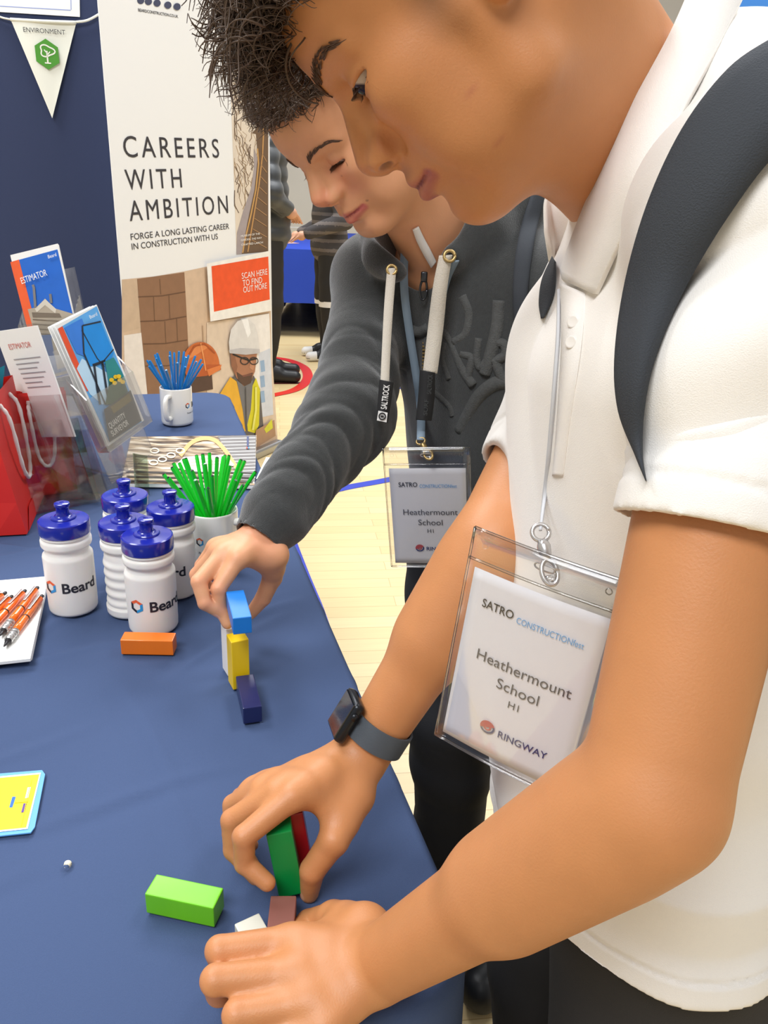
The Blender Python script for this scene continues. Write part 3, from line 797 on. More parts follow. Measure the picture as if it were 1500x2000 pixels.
# ================================================================== wooden blocks
BW = .0218
def block_mat(name, c, rough=.42): return mat(name, c, rough, bump=.12, bscale=60, var=.05, vscale=40, stretch=(1, 1, .15), coat=.15)
def block(c, R, L, m, label, name='wooden_block', w=BW, h=BW):
    mb = MB().box(c, (L, w, h), R, bev=.0012)
    o = mb.build(name, m, None, base=c); tag(o, label, 'block', 'coloured wooden blocks'); return o
def lying(p1, p2, m, label, side=1, L=None):
    """block lying on the cloth; p1, p2: ends of its near bottom edge"""
    a, b = Z(*p1), Z(*p2); x = unit(b - a); y = np.array([-x[1], x[0], 0]) * side; L = L or np.linalg.norm(b - a)
    c = (a + b) / 2 + y * BW / 2 + np.array([0, 0, BW / 2 + .0006]); R = np.stack([x, y * 1.0, np.cross(x, y)], 1)
    return block(c, R, L, m, label)
lying((286, 1784), (419, 1813), block_mat('lime_paint', (112, 200, 14)), 'lime green wooden block lying alone on the navy cloth')
lying((237, 1279), (339, 1281), block_mat('orange_paint', (236, 118, 18)), 'orange wooden block lying in front of the water bottles')
# navy: end face towards the viewer
a, b = Z(477, 1416), Z(511, 1410); x = unit(b - a); y = np.array([-x[1], x[0], 0]); far = Z(459, 1325, TABLE + BW) - Z(474, 1393, TABLE + BW); far[2] = 0
y = unit(far); x = np.array([y[1], -y[0], 0]); L = .068; c = (a + b) / 2 + y * L / 2 + np.array([0, 0, BW / 2 + .0006])
block(c, np.stack([y, -x, np.array([0, 0, 1.])], 1), L, block_mat('navy_paint', (30, 36, 84), .3), 'dark navy wooden block lying in front of the yellow block')
def standing(p1, p2, m, label, H=.068):
    a, b = Z(*p1), Z(*p2); x = unit(b - a); y = np.array([-x[1], x[0], 0]); c = (a + b) / 2 + y * BW / 2 + np.array([0, 0, H / 2 + .0006])
    return block(c, np.stack([np.array([0, 0, 1.]), x, np.cross([0, 0, 1.], x)], 1), H, m, label)
standing((455, 1349), (489, 1341), block_mat('yellow_paint', (240, 200, 20)), 'yellow wooden block standing upright behind the navy block')
a = Z(448, 1318); standing((445, 1322), (477, 1314), block_mat('white_paint', (240, 234, 228)), 'white wooden block standing upright behind the yellow block')
# blue block held by the far boy
zt = TABLE + .119; a = Z(473, 1206, zt); b = Z(458, 1151, zt); y = unit(b - a); x = np.array([y[1], -y[0], 0]); BLUE_C = a + y * .034 - np.array([0, 0, BW / 2])
print('blue len', np.linalg.norm(b - a))
block(BLUE_C, np.stack([y, -x, np.array([0, 0, 1.])], 1), .068, block_mat('blue_paint', (24, 122, 212)), 'bright blue wooden block pinched in the hand of the boy in the dark hoodie')
# dark green and red held by the near boy (slightly leaning)
def leaning(base, tilt_x, tilt_y, yaw, m, label, H=.068):
    up = unit(np.array([tilt_x, tilt_y, 1.0])); x = np.array([math.cos(yaw), math.sin(yaw), 0]); x = unit(x - up * (x @ up)); y = np.cross(up, x)
    c = np.asarray(base) + up * H / 2
    block(c, np.stack([up, x, y], 1), H, m, label); return c, up, x, y
gb = Z(565, 1752, TABLE + .006)
GRN = leaning(gb + [0, .011, 0], -.16, .05, .18, block_mat('green_paint', (0, 136, 62), .35), 'dark green wooden block held upright by the boy in the white polo shirt')
RED = leaning(gb + GRN[2] * .011 + GRN[3] * .0232 + [0, .011, -.003], -.16, .05, .18, block_mat('red_paint', (178, 26, 34), .35), 'red wooden block gripped behind the dark green block')
a, b = Z(534, 1806), Z(581, 1803)
lying_c = None
x = unit(b - a); y = np.array([-x[1], x[0], 0]); z1 = TABLE + BW
p_ = Z(554, 1750, z1); y = np.array([-.05, 1, 0]); y = unit(y); x = np.array([y[1], -y[0], 0])
block(p_ - y * .034 + [0, 0, -BW / 2 + .0006], np.stack([y, -x, np.array([0, 0, 1.])], 1), .068, block_mat('brown_paint', (136, 84, 74), .6), 'brown wooden block lying flat against the dark green block')
# grey block half under the hand
e1_, e2_ = Z(452, 1808, z1), Z(511, 1781, z1); x = unit(e2_ - e1_); y = np.array([x[1], -x[0], 0])
block((e1_ + e2_) / 2 + y * .034 + [0, 0, -BW / 2 + .0006], np.stack([y, -x, np.array([0, 0, 1.])], 1), .068, block_mat('grey_paint', (206, 206, 192)), 'pale grey wooden block partly under the near hand')

# ================================================================== water bottles
M_bot = mat('white_bottle_plastic', (240, 236, 230), .35, sss=.15, bump=.03, bscale=500); M_cap = mat('royal_blue_cap', (22, 34, 150), .22, coat=.4)
M_or = mat('logo_orange', (232, 98, 52), .5); M_bk = mat('logo_black', (34, 34, 44), .5); M_lb = mat('logo_blue', (40, 150, 214), .5)
def wrap(V, r, ang0, z0):
    """plane (x = arc length, y = height) onto a cylinder; ang0 measured from -Y towards +X"""
    V = np.asarray(V, float); a = ang0 + V[:, 0] / r
    return np.stack([r * np.sin(a), -r * np.cos(a), V[:, 1] + z0], 1)
def hexring(s, w):
    out = []
    for k in range(6):
        q0, q1 = math.radians(90 + 60 * k), math.radians(90 + 60 * (k + 1))
        pts = [(s * math.cos(q0), s * math.sin(q0)), (s * math.cos(q1), s * math.sin(q1)), ((s - w) * math.cos(q1), (s - w) * math.sin(q1)), ((s - w) * math.cos(q0), (s - w) * math.sin(q0))]
        out.append((np.array(pts), (0, 1, 1, 2, 2, 0)[k]))
    return out
def dense(V, F, step=.0015):
    bm = bmesh.new(); vs = [bm.verts.new(v) for v in V]
    for f in F:
        try: bm.faces.new([vs[i] for i in f])
        except ValueError: pass
    bmesh.ops.triangulate(bm, faces=bm.faces[:])
    for _ in range(3):
        es = [e for e in bm.edges if e.calc_length() > step * 2]
        if not es: break
        bmesh.ops.subdivide_edges(bm, edges=es, cuts=1)
    bm.verts.index_update(); V = np.array([v.co[:] for v in bm.verts]); F = [tuple(v.index for v in f.verts) for f in bm.faces]; bm.free(); return V, F
def label_parts(t, r, z0, logo_deg, text_deg, size, sl, small=None):
    mb = MB()
    for pts, m in hexring(sl, sl * .42):
        V, F = dense(np.column_stack([pts, np.zeros(4)]), [(0, 1, 2, 3)]); mb.add(wrap(V, r, math.radians(logo_deg), z0 + size * .34), F, m)
    mb.build('logo', [M_or, M_bk, M_lb], t, local=True)
    V, F = text_mesh('Beard', size, bold=.022); V, F = dense(V, F)
    MB().add(wrap(V, r, math.radians(text_deg), z0), F).build('lettering', M_bk, t, local=True)
    if small:
        V, F = text_mesh(small, size * .3); V, F = dense(V, F)
        MB().add(wrap(V, r, math.radians(logo_deg - 4), z0 - size * .8), F).build('strapline', M_bk, t, local=True)
def make_bottle():
    t = thing('water_bottle', (0, 0, 0), '', 'bottle', 'white sports bottles with blue caps')
    prof = [(0, .0), (30, 0), (32.6, 1.2), (33.8, 4), (34.2, 12), (34.6, 80), (34.6, 90), (34, 93), (31.2, 96.5), (30.4, 99), (30.4, 104), (31.2, 106), (34, 107.5), (34.8, 110), (34.8, 116), (34, 118.5), (32.4, 119.5), (32.2, 121.5), (33.6, 122.2), (33.8, 124), (33, 126)]
    zz = []
    for i in range(len(prof) - 1):
        a, b = prof[i], prof[i + 1]; k = max(1, int(abs(b[1] - a[1]) / 2))
        zz += [(a[0] + (b[0] - a[0]) * j / k, a[1] + (b[1] - a[1]) * j / k) for j in range(k)]
    zz.append(prof[-1]); zz = np.array(zz) / 1000; N = 72; V = []
    for r, z in zz:
        for j in range(N):
            q = 2 * math.pi * j / N; d = abs((q - math.pi / 2 + math.pi) % (2 * math.pi) - math.pi)   # ribs face +Y
            wd = max(0, 1 - (d / 1.15) ** 4); wz = 1 if .014 < z < .094 else 0
            r2 = r - wd * wz * (.0014 + .0022 * (.5 + .5 * math.cos(2 * math.pi * (z - .014) / .0155)))
            V.append((r2 * math.cos(q), r2 * math.sin(q), z))
    k = len(zz); F = [(i * N + j, i * N + (j + 1) % N, (i + 1) * N + (j + 1) % N, (i + 1) * N + j) for i in range(k - 1) for j in range(N)]
    mk('bottle_body', V, F, M_bot, t, True, local=True)
    cp = np.array([(33.2, 126), (34.6, 126.6), (35, 128), (35, 143), (34.4, 146), (32.6, 147.2), (17.6, 148.6), (17.4, 150), (16.4, 151.2), (12.5, 151.6), (11.5, 152.4)]) / 1000
    shade_auto(MB().lathe(cp, n=64).build('cap', M_cap, t, smooth=True, local=True), 28)
    sp = np.array([(11.5, 152), (9.6, 153), (8.8, 155), (8.8, 165), (9.4, 166), (10.4, 167), (10.8, 169.5), (10.2, 171.5), (8, 172.4), (3, 172.6), (2.4, 171.5), (0, 171.4)]) / 1000
    shade_auto(MB().lathe(sp, n=40).build('spout', M_cap, t, smooth=True, local=True), 40)
    label_parts(t, .0349, .042, -37, -8, .0225, .0108)
    return t
bproto = make_bottle()
spots = [((301, 1222), 0, 'white blue-capped bottle at the front of the cluster, behind the orange block'),
         ((145, 1186), -16, 'white blue-capped bottle standing apart on the left, next to the notepads'),
         ((257, 1190), 128, 'white blue-capped bottle with finger grips on its side, directly behind the front one'),
         ((344, 1154), -52, 'white blue-capped bottle next to the mug of green pencils'),
         ((258, 1128), 150, 'white blue-capped bottle at the very back of the cluster, below the leaflet holder')]
for i, (p, a, lab) in enumerate(spots):
    o = bproto if i == 0 else copy_tree(bproto)
    q = Z(*p); o.location = q + [0, 0, .0006]; o['label'] = lab; o.scale = (.985, .985, .95)
    o.rotation_euler = (0, 0, math.atan2(-(q[0]), q[1]) + math.radians(a))

# ================================================================== mugs and pencils
M_mug = mat('white_ceramic', (240, 238, 232), .15, coat=.5); 
def make_mug(loc, rz, label, deg, handle_deg):
    t = thing('mug', (0, 0, 0), label, 'mug', 'white logo mugs')
    pr_ = np.array([(0, 0), (35, 0), (37, 1), (39.5, 4), (40.5, 9), (40.5, 92), (40.2, 94.6), (39, 95.6), (37.6, 94.6), (37, 92), (36.6, 10), (34, 6), (0, 5.5)]) / 1000
    MB().lathe(pr_, n=64).build('cup', M_mug, t, smooth=True, local=True)
    a = math.radians(handle_deg); d = np.array([math.sin(a), -math.cos(a), 0])
    pts = spline([d * .0385 + [0, 0, .078], d * .058 + [0, 0, .079], d * .068 + [0, 0, .066], d * .068 + [0, 0, .040], d * .058 + [0, 0, .024], d * .0385 + [0, 0, .022]], 26)
    mb = MB(); mb.tube(pts, .0062, 12); mb.build('handle', M_mug, t, smooth=True, local=True)
    label_parts(t, .0408, .046, deg, deg + 22, .0185, .0075, 'Pioneer in the construction')
    t.location = loc; t.rotation_euler = (0, 0, rz); return t
MUGG = Z(419, 1098) + [0, 0, .0006]; MUGB = Z(347, 826) + [0, 0, .0006]
make_mug(MUGG, math.atan2(-MUGG[0], MUGG[1]), 'white mug full of green pencils beside the bottles', -32, 62)
make_mug(MUGB, math.atan2(-MUGB[0], MUGB[1]), 'white mug full of blue pencils at the far end of the table', 42, -24)
def pencil_proto(name, m1, m2, label, group):
    t = thing(name, (0, 0, 0), label, 'pencil', group); Lp = .176
    MB().tube([(0, 0, 0), (0, 0, Lp - .004), (0, 0, Lp)], [.0031, .0031, .0029], 6).build('shaft', m1, t, local=True)
    MB().tube([(0, 0, Lp - .0005), (0, 0, Lp + .001)], [.0026, .0022], 8).build('end_cap', M_dkm if m2 is None else m2, t, local=True)
    return t
M_gp = mat('green_pencil', (20, 204, 46), .35, coat=.3); M_bp = mat('blue_pencil', (20, 122, 190), .35, coat=.3); M_dkm = mat('dark_metal', (70, 86, 74), .25, metal=.8)
def fill(proto, mug, n, seed, lean=(.06, .36)):
    r = np.random.default_rng(seed)
    for i in range(n):
        o = proto if i == 0 else copy_tree(proto)
        a = 2.39996 * i + r.uniform(-.2, .2); rb = .027 * math.sqrt((i + .5) / n); f = math.sqrt((i + .5) / n)
        base = mug + np.array([rb * math.cos(a + 2.75), rb * math.sin(a + 2.75), .0068 + r.uniform(0, .004)])
        top = mug + np.array([.0335 * f * math.cos(a), .0335 * f * math.sin(a), .093])
        d = unit(top - base); o.location = base
        o.rotation_mode = 'QUATERNION'; o.rotation_quaternion = Vector((0, 0, 1)).rotation_difference(Vector(d)) @ Matrix.Rotation(r.uniform(0, 6), 3, 'Z').to_quaternion()
gp = pencil_proto('pencil', M_gp, None, 'green pencil standing in the mug beside the bottles', 'green pencils in the mug'); fill(gp, MUGG, 28, 3)
bp_ = pencil_proto('pencil', M_bp, M_bp, 'blue pencil standing in the far mug', 'blue pencils in the far mug'); fill(bp_, MUGB, 24, 5)
# ================================================================== notepads and orange pens
for i in range(3):
    z = TABLE + .0008 + i * .0046
    a, b, c_, d_ = [Z(x, y, z) for x, y in ((-60 + i * 3, 1134), (97 - i * 1.0, 1130 + i), (63 - i * 1.5, 1290 + i), (-110 + i * 3, 1296))]
    x = unit(a - b); y = unit(c_ - b); ctr = b + x * .0745 + (c_ - b) * .5 ; L = np.linalg.norm(c_ - b)
    ctr = b + unit(a - b) * .0745 + (c_ - b) / 2; y = unit(c_ - b); x = np.array([-y[1], y[0], 0]); x = x * np.sign(x @ (a - b))
    ctr = b + x * .0745 + (c_ - b) / 2 + np.array([0, 0, .0022])
    o = MB().box(ctr, (.149, L, .0044), np.stack([x, y, np.cross(x, y)], 1), bev=.0004).build('notepad', M_paper, None, base=ctr)
    tag(o, ('white notepad at the bottom of the small stack at the left edge', 'white notepad in the middle of the small stack at the left edge', 'white notepad on top of the stack, under the orange pens')[i], 'notepad', 'stacked white notepads')
ZP = TABLE + .0148
M_op = mat('orange_pen', (240, 112, 14), .25, coat=.4); M_sil = mat('silver_grip', (200, 198, 196), .25, metal=.7); M_tip = mat('pen_tip', (60, 58, 60), .3, metal=.6)
def pen(p1, p2, lab, up=0):
    a = Z(*p1, ZP + .0055 + up); b = Z(*p2, ZP + .0055 + up); d = unit(b - a); b = a + d * .138
    t = thing('ballpoint_pen', a + d * .07, lab, 'pen', 'orange ballpoint pens on the notepad')
    MB().tube([a + d * x for x in (.010, .0105, .045, .085, .1)], [.0032, .0047, .0052, .0054, .0052], 14).build('barrel', M_op, t, smooth=True)
    MB().tube([a + d * x for x in (0, .001, .010)], [.002, .0028, .0028], 10).build('push_button', M_tip, t, smooth=True)
    mb = MB(); mb.tube([a + d * x for x in (.1, .124)], [.0054, .0048], 14)
    for k in range(4): mb.tube([a + d * (.103 + .006 * k), a + d * (.105 + .006 * k)], .0058, 14)
    mb.build('grip', M_sil, t, smooth=True)
    MB().tube([a + d * x for x in (.124, .134, .138)], [.0046, .0018, .0008], 10).build('nib', M_tip, t, smooth=True)
    MB().box(a + d * .030 + [0, 0, .0066], (.042, .0035, .0012), np.stack([d, np.cross([0, 0, 1.], d), np.array([0, 0, 1.])], 1), bev=.0005).build('clip', M_sil, t)
    MB().tube([a + d * .064, a + d * .066], .0057, 14).build('ring', M_tip, t, smooth=True)
pen((83, 1163), (8, 1262), 'orange ballpoint pen nearest the notepad edge on the right')
pen((74, 1147), (-4, 1246), 'orange ballpoint pen second from the right on the notepad')
pen((50, 1153), (-28, 1236), 'orange ballpoint pen with silver clip, third from the right on the notepad')
pen((24, 1164), (-50, 1236), 'orange ballpoint pen furthest left on the notepad, below the dark-clipped one')
pen((12, 1157), (-78, 1222), 'orange ballpoint pen with dark clip, at the left frame edge')

# ================================================================== yellow card, crumb
CT = Frame(Z(62, 1625, TABLE + .0016), Z(62, 1625) - Z(-60, 1638), (0, 1, 0)); CT.n = np.array([0, 0, 1.]); CT.o[2] = TABLE + .0022
t = thing('instruction_card', Z(30, 1570), 'yellow card with a light blue border at the left edge of the table', 'card')
quad = [Z(x, y, TABLE + .0018) for x, y in ((60, 1626), (68, 1615), (88, 1512), (82, 1504), (-90, 1518), (-120, 1645))]
MB().slab(quad[::-1], .0014, nrm=np.array([0, 0, 1.])).build('card_sheet', mat('card_blue', (96, 164, 226), .5), t)
pr = Print(CT, .0002, .0002)
pr.poly([(-110, 1636), (54, 1619), (80, 1509), (-85, 1524)], (250, 248, 236)); pr.poly([(-108, 1632), (51, 1616), (77, 1512), (-84, 1527)], (250, 236, 10))
pr.poly([(18, 1577), (24, 1577), (31, 1556), (24, 1556)], (30, 100, 190)); pr.poly([(41, 1587), (48, 1586), (52, 1569), (46, 1569)], (90, 50, 140))
pr.poly([(28, 1568), (54, 1566), (56, 1559), (31, 1561)], (226, 200, 10)); pr.poly([(49, 1559), (55, 1558), (60, 1537), (54, 1538)], (250, 248, 240))
pr.line([(41, 1612), (62, 1520)], 1.2, (214, 190, 20))
pr.build('printed_face', t)
q = Z(131, 1689, TABLE + .0015); V, F = mesh_sdf([ell(q, (.0014, .0012, .0010)), ell(q + [.0007, .0007, .0004], (.0009, .0010, .0008))], .0003)
tag(mk('crumb', V, F, mat('crumb', (226, 216, 190), .8), None, base=q), 'tiny pale crumb on the navy cloth left of the lime block', 'crumb')

# ================================================================== magazine with wood-grain cover
z = TABLE + .009
MG = Frame(Z(240, 940, z), Z(498, 945, z) - Z(240, 940, z), (0, 1, 0)); MG.n = np.array([0, 0, 1.])
t = thing('magazine', Z(370, 900), 'wood-print magazine lying flat between the leaflet holder and green pencils', 'magazine')
crn = [Z(x, y, z) for x, y in ((236, 944), (497, 948), (501, 850), (256, 853))]
MB().slab([c - [0, 0, .0006] for c in crn], .007, nrm=np.array([0, 0, 1.])).build('pages', M_paper, t)
M_wood = bpy.data.materials.new('log_end_print'); M_wood.use_nodes = True; nt = M_wood.node_tree; bs = nt.nodes['Principled BSDF']; bs.inputs['Roughness'].default_value = .35
tc = nt.nodes.new('ShaderNodeTexCoord'); mp = nt.nodes.new('ShaderNodeMapping'); mp.inputs['Scale'].default_value = (9, 44, 1); nt.links.new(tc.outputs['Object'], mp.inputs[0])
nz = nt.nodes.new('ShaderNodeTexNoise'); nz.inputs['Scale'].default_value = 1.6; nz.inputs['Detail'].default_value = 8; nz.inputs['Distortion'].default_value = .6; nt.links.new(mp.outputs[0], nz.inputs['Vector'])
cr = nt.nodes.new('ShaderNodeValToRGB'); nt.links.new(nz.outputs['Fac'], cr.inputs[0]); e = cr.color_ramp.elements
e[0].position = .40; e[0].color = srgb(58, 44, 34); e[1].position = .70; e[1].color = srgb(230, 222, 208)
for p_, c in ((.46, (116, 92, 68)), (.52, (166, 142, 110)), (.59, (202, 188, 166))): x = e.new(p_); x.color = srgb(*c)
nt.links.new(cr.outputs[0], bs.inputs['Base Color'])
MB().poly(crn).build('cover', M_wood, t)
pr = Print(MG, .0006, .0003)
pr.poly([(425, 852), (500, 850), (498, 940), (470, 938), (452, 905), (440, 880)], (112, 108, 106))
for k in range(13): pr.line([(430 + k * 2, 857 + k * 6.4), (499, 855 + k * 6.4)], 1.6, (202, 198, 192))
pr.up(); arc = spline([(352, 890), (372, 866), (396, 856), (420, 860), (440, 880), (456, 904), (470, 924)], 30); pr.line([tuple(p) for p in arc], 8, (222, 168, 104)); pr.up()
for x, y in ((302, 880), (334, 889), (317, 897), (300, 903), (352, 880)):
    pts = [(x + 8 * math.cos(q), y + 4.5 * math.sin(q)) for q in np.linspace(0, 6.28, 14)]; pr.line(pts, 2.6, (238, 226, 200))
pr.up(); pr.poly([(338, 912), (360, 892), (440, 888), (458, 908), (430, 924), (370, 920)], (236, 230, 212))
for k in range(3): pr.line([(372, 897 + k * 6), (430, 894 + k * 6)], 1.6, (190, 176, 150))
for k, y in enumerate((921, 930, 938)): pr.line([(246 + k, y), (330, y + 2), (440, y + 1), (494, y + 3)], 2.2, (40, 32, 28))
pr.up(); pr.poly([(482, 872), (486, 872), (486, 852), (482, 852)], (60, 70, 110)); pr.poly([(481, 876), (484, 876), (484, 873), (481, 873)], (226, 80, 60)); pr.poly([(484, 876), (487, 876), (487, 873), (484, 873)], (60, 150, 220))
pr.build('cover_picture', t)
# loose white sheets under the sleeve
for i, (qd, lab) in enumerate(((((468, 1018), (515, 1012), (522, 962), (492, 968)), 'white sheet of paper lying beside the green pencil mug'), (((500, 935), (540, 925), (548, 895), (520, 893)), 'white sheet of paper at the table edge behind the sleeve'))):
    q = [Z(x, y, TABLE + .0022 + .0005 * i) for x, y in qd]; o = MB().slab(q, .0008, nrm=np.array([0, 0, 1.])).build('paper_sheet', M_paper, None, base=q[0]); tag(o, lab, 'paper', 'loose white sheets')

# ================================================================== leaflets in the clear stand
M_acr = clear_plastic('clear_acrylic', .08, .03); M_leafw = mat('leaflet_paper', (244, 243, 240), .45)
def scaled(o_, k): return CAM + k * (np.array(o_) - CAM)
SV = Frame(scaled([-.4654, 1.2651, .9067], 1.19), [.348, .9133, .2116], [-.263, -.1215, .9571]); SW, SH = .099 * 1.19, .21 * 1.19
ES = Frame(scaled([-.6027, 1.3445, .9939], 1.25), [.9324, -.2729, .237], [-.192, .1815, .9645]); EW, EH = .099 * 1.25, .21 * 1.25
LFx, LFy = np.array([.8391, -.5245, .1444]), np.array([-.142, .0452, .9888])
_tr = P(72, 636, 1.40); _br = Z(186, 966, TABLE + .022); LH = np.linalg.norm(_tr - _br); LW = .135; LFy = unit(_tr - _br); LFx = unit(LFx - LFy * (LFx @ LFy)); LF = Frame(_br - LFx * LW, LFx, LFy); print('LH', LH)
for f in (SV, ES, LF):
    if f.n @ (CAM - f.o) < 0: f.n = -f.n
def leaflet(fr, W, H, lab, layers=1, dx=0, dz=0):
    t = thing('leaflet', fr(W / 2 + dx, 0, dz), lab, 'leaflet', 'careers leaflets in the clear stand')
    mb = MB(); n = 8; q = fr.rect(dx, 0, W + dx, H, dz); mb.slab(q, .0022, nrm=fr.n); mb.build('sheet', M_leafw, t); return t
t = leaflet(SV, SW, SH, 'quantity surveyor leaflet with a crane picture, in the front of the clear stand')
S_ = SV
pr = Print(SV, .0006, .0003)
pr.poly([(113, 642), (189, 598), (277, 824), (214, 864)], (94, 170, 232))
pr.poly([(113, 642), (122, 637), (176, 760), (170, 765), (140, 705)], (232, 84, 46))
pr.poly([(150, 720), (160, 700), (235, 742), (248, 768), (200, 790), (176, 770)], (190, 222, 244)); pr.poly([(126, 640), (160, 622), (186, 690), (176, 700), (150, 690)], (56, 128, 222))
pr.poly([(160, 635), (196, 626), (222, 690), (214, 708), (176, 716), (162, 690)], (24, 142, 226))
for pts, w_ in (([(161, 636), (197, 628)], 3), ([(161, 636), (164, 690), (206, 790)], 3), ([(160, 645), (190, 700), (204, 716)], 2), ([(222, 682), (200, 708), (186, 714)], 2.2), ([(184, 712), (190, 760), (196, 790)], 4), ([(200, 706), (208, 760), (212, 780)], 4), ([(181, 713), (206, 704)], 4)):
    pr.line(pts, w_, (34, 44, 58))
pr.up(); pr.poly([(205, 706), (222, 698), (238, 726), (246, 744), (214, 758)], (40, 138, 140)); pr.poly([(214, 745), (240, 738), (250, 765), (222, 790), (206, 790)], (44, 84, 70))
for x, y in ((218, 742), (226, 736), (234, 742), (224, 748), (240, 746), (232, 735)): pr.blob(x, y, 4.5, 4, (244, 200, 40))
pr.poly([(203, 800), (255, 762), (277, 822), (214, 864)], (52, 58, 74)); pr.poly([(216, 795), (252, 768), (258, 782), (222, 808)], (112, 100, 62))
pr.build('cover_print', t)
def fr_text(t, fr, lines, size_px, m, name='lettering'):
    mb = MB()
    for s, x0, y0, x1, y1 in lines:
        a, b = on(fr, x0, y0, .0088), on(fr, x1, y1, .0088); g = Frame(a, b - a, fr.y); g.n = fr.n
        h = np.linalg.norm(on(fr, x0, y0) - on(fr, x0, y0 - size_px)); g.y = np.cross(g.n, g.x); g.y *= np.sign(g.y @ fr.y)
        g.text(mb, s, 0, 0, h / .73, width=np.linalg.norm(b - a), dz=0)
    mb.build(name, m, t)
fr_text(t, SV, [('QUANTITY', 215, 838, 246, 815), ('SURVEYOR', 220, 853, 252, 829)], 12, M_paper); fr_text(t, SV, [('Beard', 176, 623, 190, 616)], 7, M_paper, 'brand_lettering')
for i in range(2):
    t2 = leaflet(SV, SW, SH, ('blue-edged leaflet tucked just behind the crane leaflet', 'white-edged leaflet furthest back behind the crane leaflet')[i], dx=-.003 - .003 * i, dz=-.006 - .006 * i)
t = leaflet(ES, EW, EH, 'estimator leaflet with an old stone building, upright at the back of the stand')
pr = Print(ES, .0006, .0003)
pr.poly([(20, 512), (112, 487), (168, 724), (80, 745)], (34, 104, 202)); pr.poly([(20, 512), (37, 507), (66, 620), (90, 742), (80, 745)], (236, 98, 52))
pr.poly([(54, 604), (72, 600), (88, 583), (106, 602), (150, 615), (166, 720), (86, 742), (70, 660)], (176, 164, 146))
pr.poly([(68, 603), (88, 584), (110, 604), (108, 612), (88, 596), (72, 610)], (214, 206, 190)); pr.poly([(62, 610), (116, 612), (120, 620), (64, 620)], (120, 108, 94))
for k in range(4): pr.line([(64, 624 + 9 * k), (128, 628 + 9 * k)], 2, (110, 98, 84))
pr.line([(69, 600), (66, 562), (64, 556)], 5, (130, 128, 130)); pr.line([(100, 592), (98, 574)], 5, (120, 120, 124)); pr.up()
pr.poly([(76, 655), (150, 650), (164, 715), (88, 735)], (70, 110, 170)); pr.poly([(100, 660), (120, 658), (134, 715), (112, 722)], (190, 180, 160))
pr.build('cover_print', t); fr_text(t, ES, [('ESTIMATOR', 42, 555, 92, 538)], 13, M_paper); fr_text(t, ES, [('Beard', 94, 505, 110, 500)], 7, M_paper, 'brand_lettering')
for i in range(2): leaflet(ES, EW, EH, ('white leaflet edge just behind the estimator leaflet', 'white leaflet edge furthest back behind the estimator leaflet')[i], dx=-.004 - .004 * i, dz=-.006 - .006 * i)
LF2 = Frame(LF(0, LH * .36), LFx, LFy); LF2.n = LF.n; LH2 = LH * .64
t = leaflet(LF2, LW, LH2, 'pale grey text leaflet at the left of the clear stand')
mb = MB()
for k in range(7): mb.add(LF2.rect(.03 + .002 * k, LH2 - .055 - .009 * k, LW - .02 - .01 * (k % 3), LH2 - .0535 - .009 * k, .0012), [(0, 1, 2, 3)])
mb.build('text_lines', mat('grey_print', (150, 146, 150), .6), t)
mb = MB(); LF2.text(mb, 'ESTIMATOR', .028, LH2 - .035, .014, dz=.0012, width=.07); mb.build('heading', mat('red_print', (206, 110, 100), .6), t)
# the stand itself
t = thing('leaflet_stand', Z(150, 960), 'clear acrylic tiered leaflet stand on the table', 'leaflet stand')
def panel(fr, x0, y0, x1, y1, z, name): MB().slab(fr.rect(x0, y0, x1, y1, z), .0025, nrm=fr.n).build(name, M_acr, t)
def pocket(fr, W, H, f):
    lo = (TABLE + .012 - fr.o[2]) / fr.y[2]; lo = min(lo, -.01)
    panel(fr, -.012, lo, W + .012, H * .82, -.020, 'back_panel'); panel(fr, -.012, -.006, W + .012, H * f, .012, 'front_panel')
    for x in (-.012, W + .012):
        q = np.array([fr(x, -.006, -.018), fr(x, -.006, .010), fr(x, H * f, .010), fr(x, H * .6, -.018)]); MB().slab(q, .0025, nrm=fr.x).build('side_panel', M_acr, t)
    MB().slab(np.array([fr(-.012, -.006, -.018), fr(W + .012, -.006, -.018), fr(W + .012, -.006, .010), fr(-.012, -.006, .010)]), .0025, nrm=fr.y).build('shelf', M_acr, t)
pocket(SV, SW, SH, .42); pocket(ES, EW, EH, .45); pocket(LF, LW, LH, .62)
base = np.array([Z(x, y) for x, y in ((58, 1008), (212, 978), (262, 940), (120, 905), (20, 940))]) + [0, 0, .0042]
MB().slab(base, .003, nrm=np.array([0, 0, 1.])).build('base_plate', M_acr, t)
a, b = Z(120, 985) , Z(240, 955); 
for qa, qb in (((62, 1006), (196, 980)), ((130, 910), (255, 942))):
    a, b = Z(*qa), Z(*qb); q = np.array([a, b, b + [-.03, .01, .16], a + [-.06, .01, .16]]) + [0, 0, .004]; MB().slab(q, .0025).build('brace_panel', M_acr, t)
# small clear price-card holder behind the bottles
a, b = Z(264, 962), Z(291, 968); q = np.array([a, b, b + [-.005, .02, .075], a + [-.005, .02, .075]]) + [0, 0, .001]
o = MB().slab(q, .0025).build('card_holder', clear_plastic('greenish_acrylic', .16, .05, (.86, .97, .88, 1)), None, base=a); tag(o, 'small clear acrylic upright behind the bottles, in front of the magazine', 'card holder')

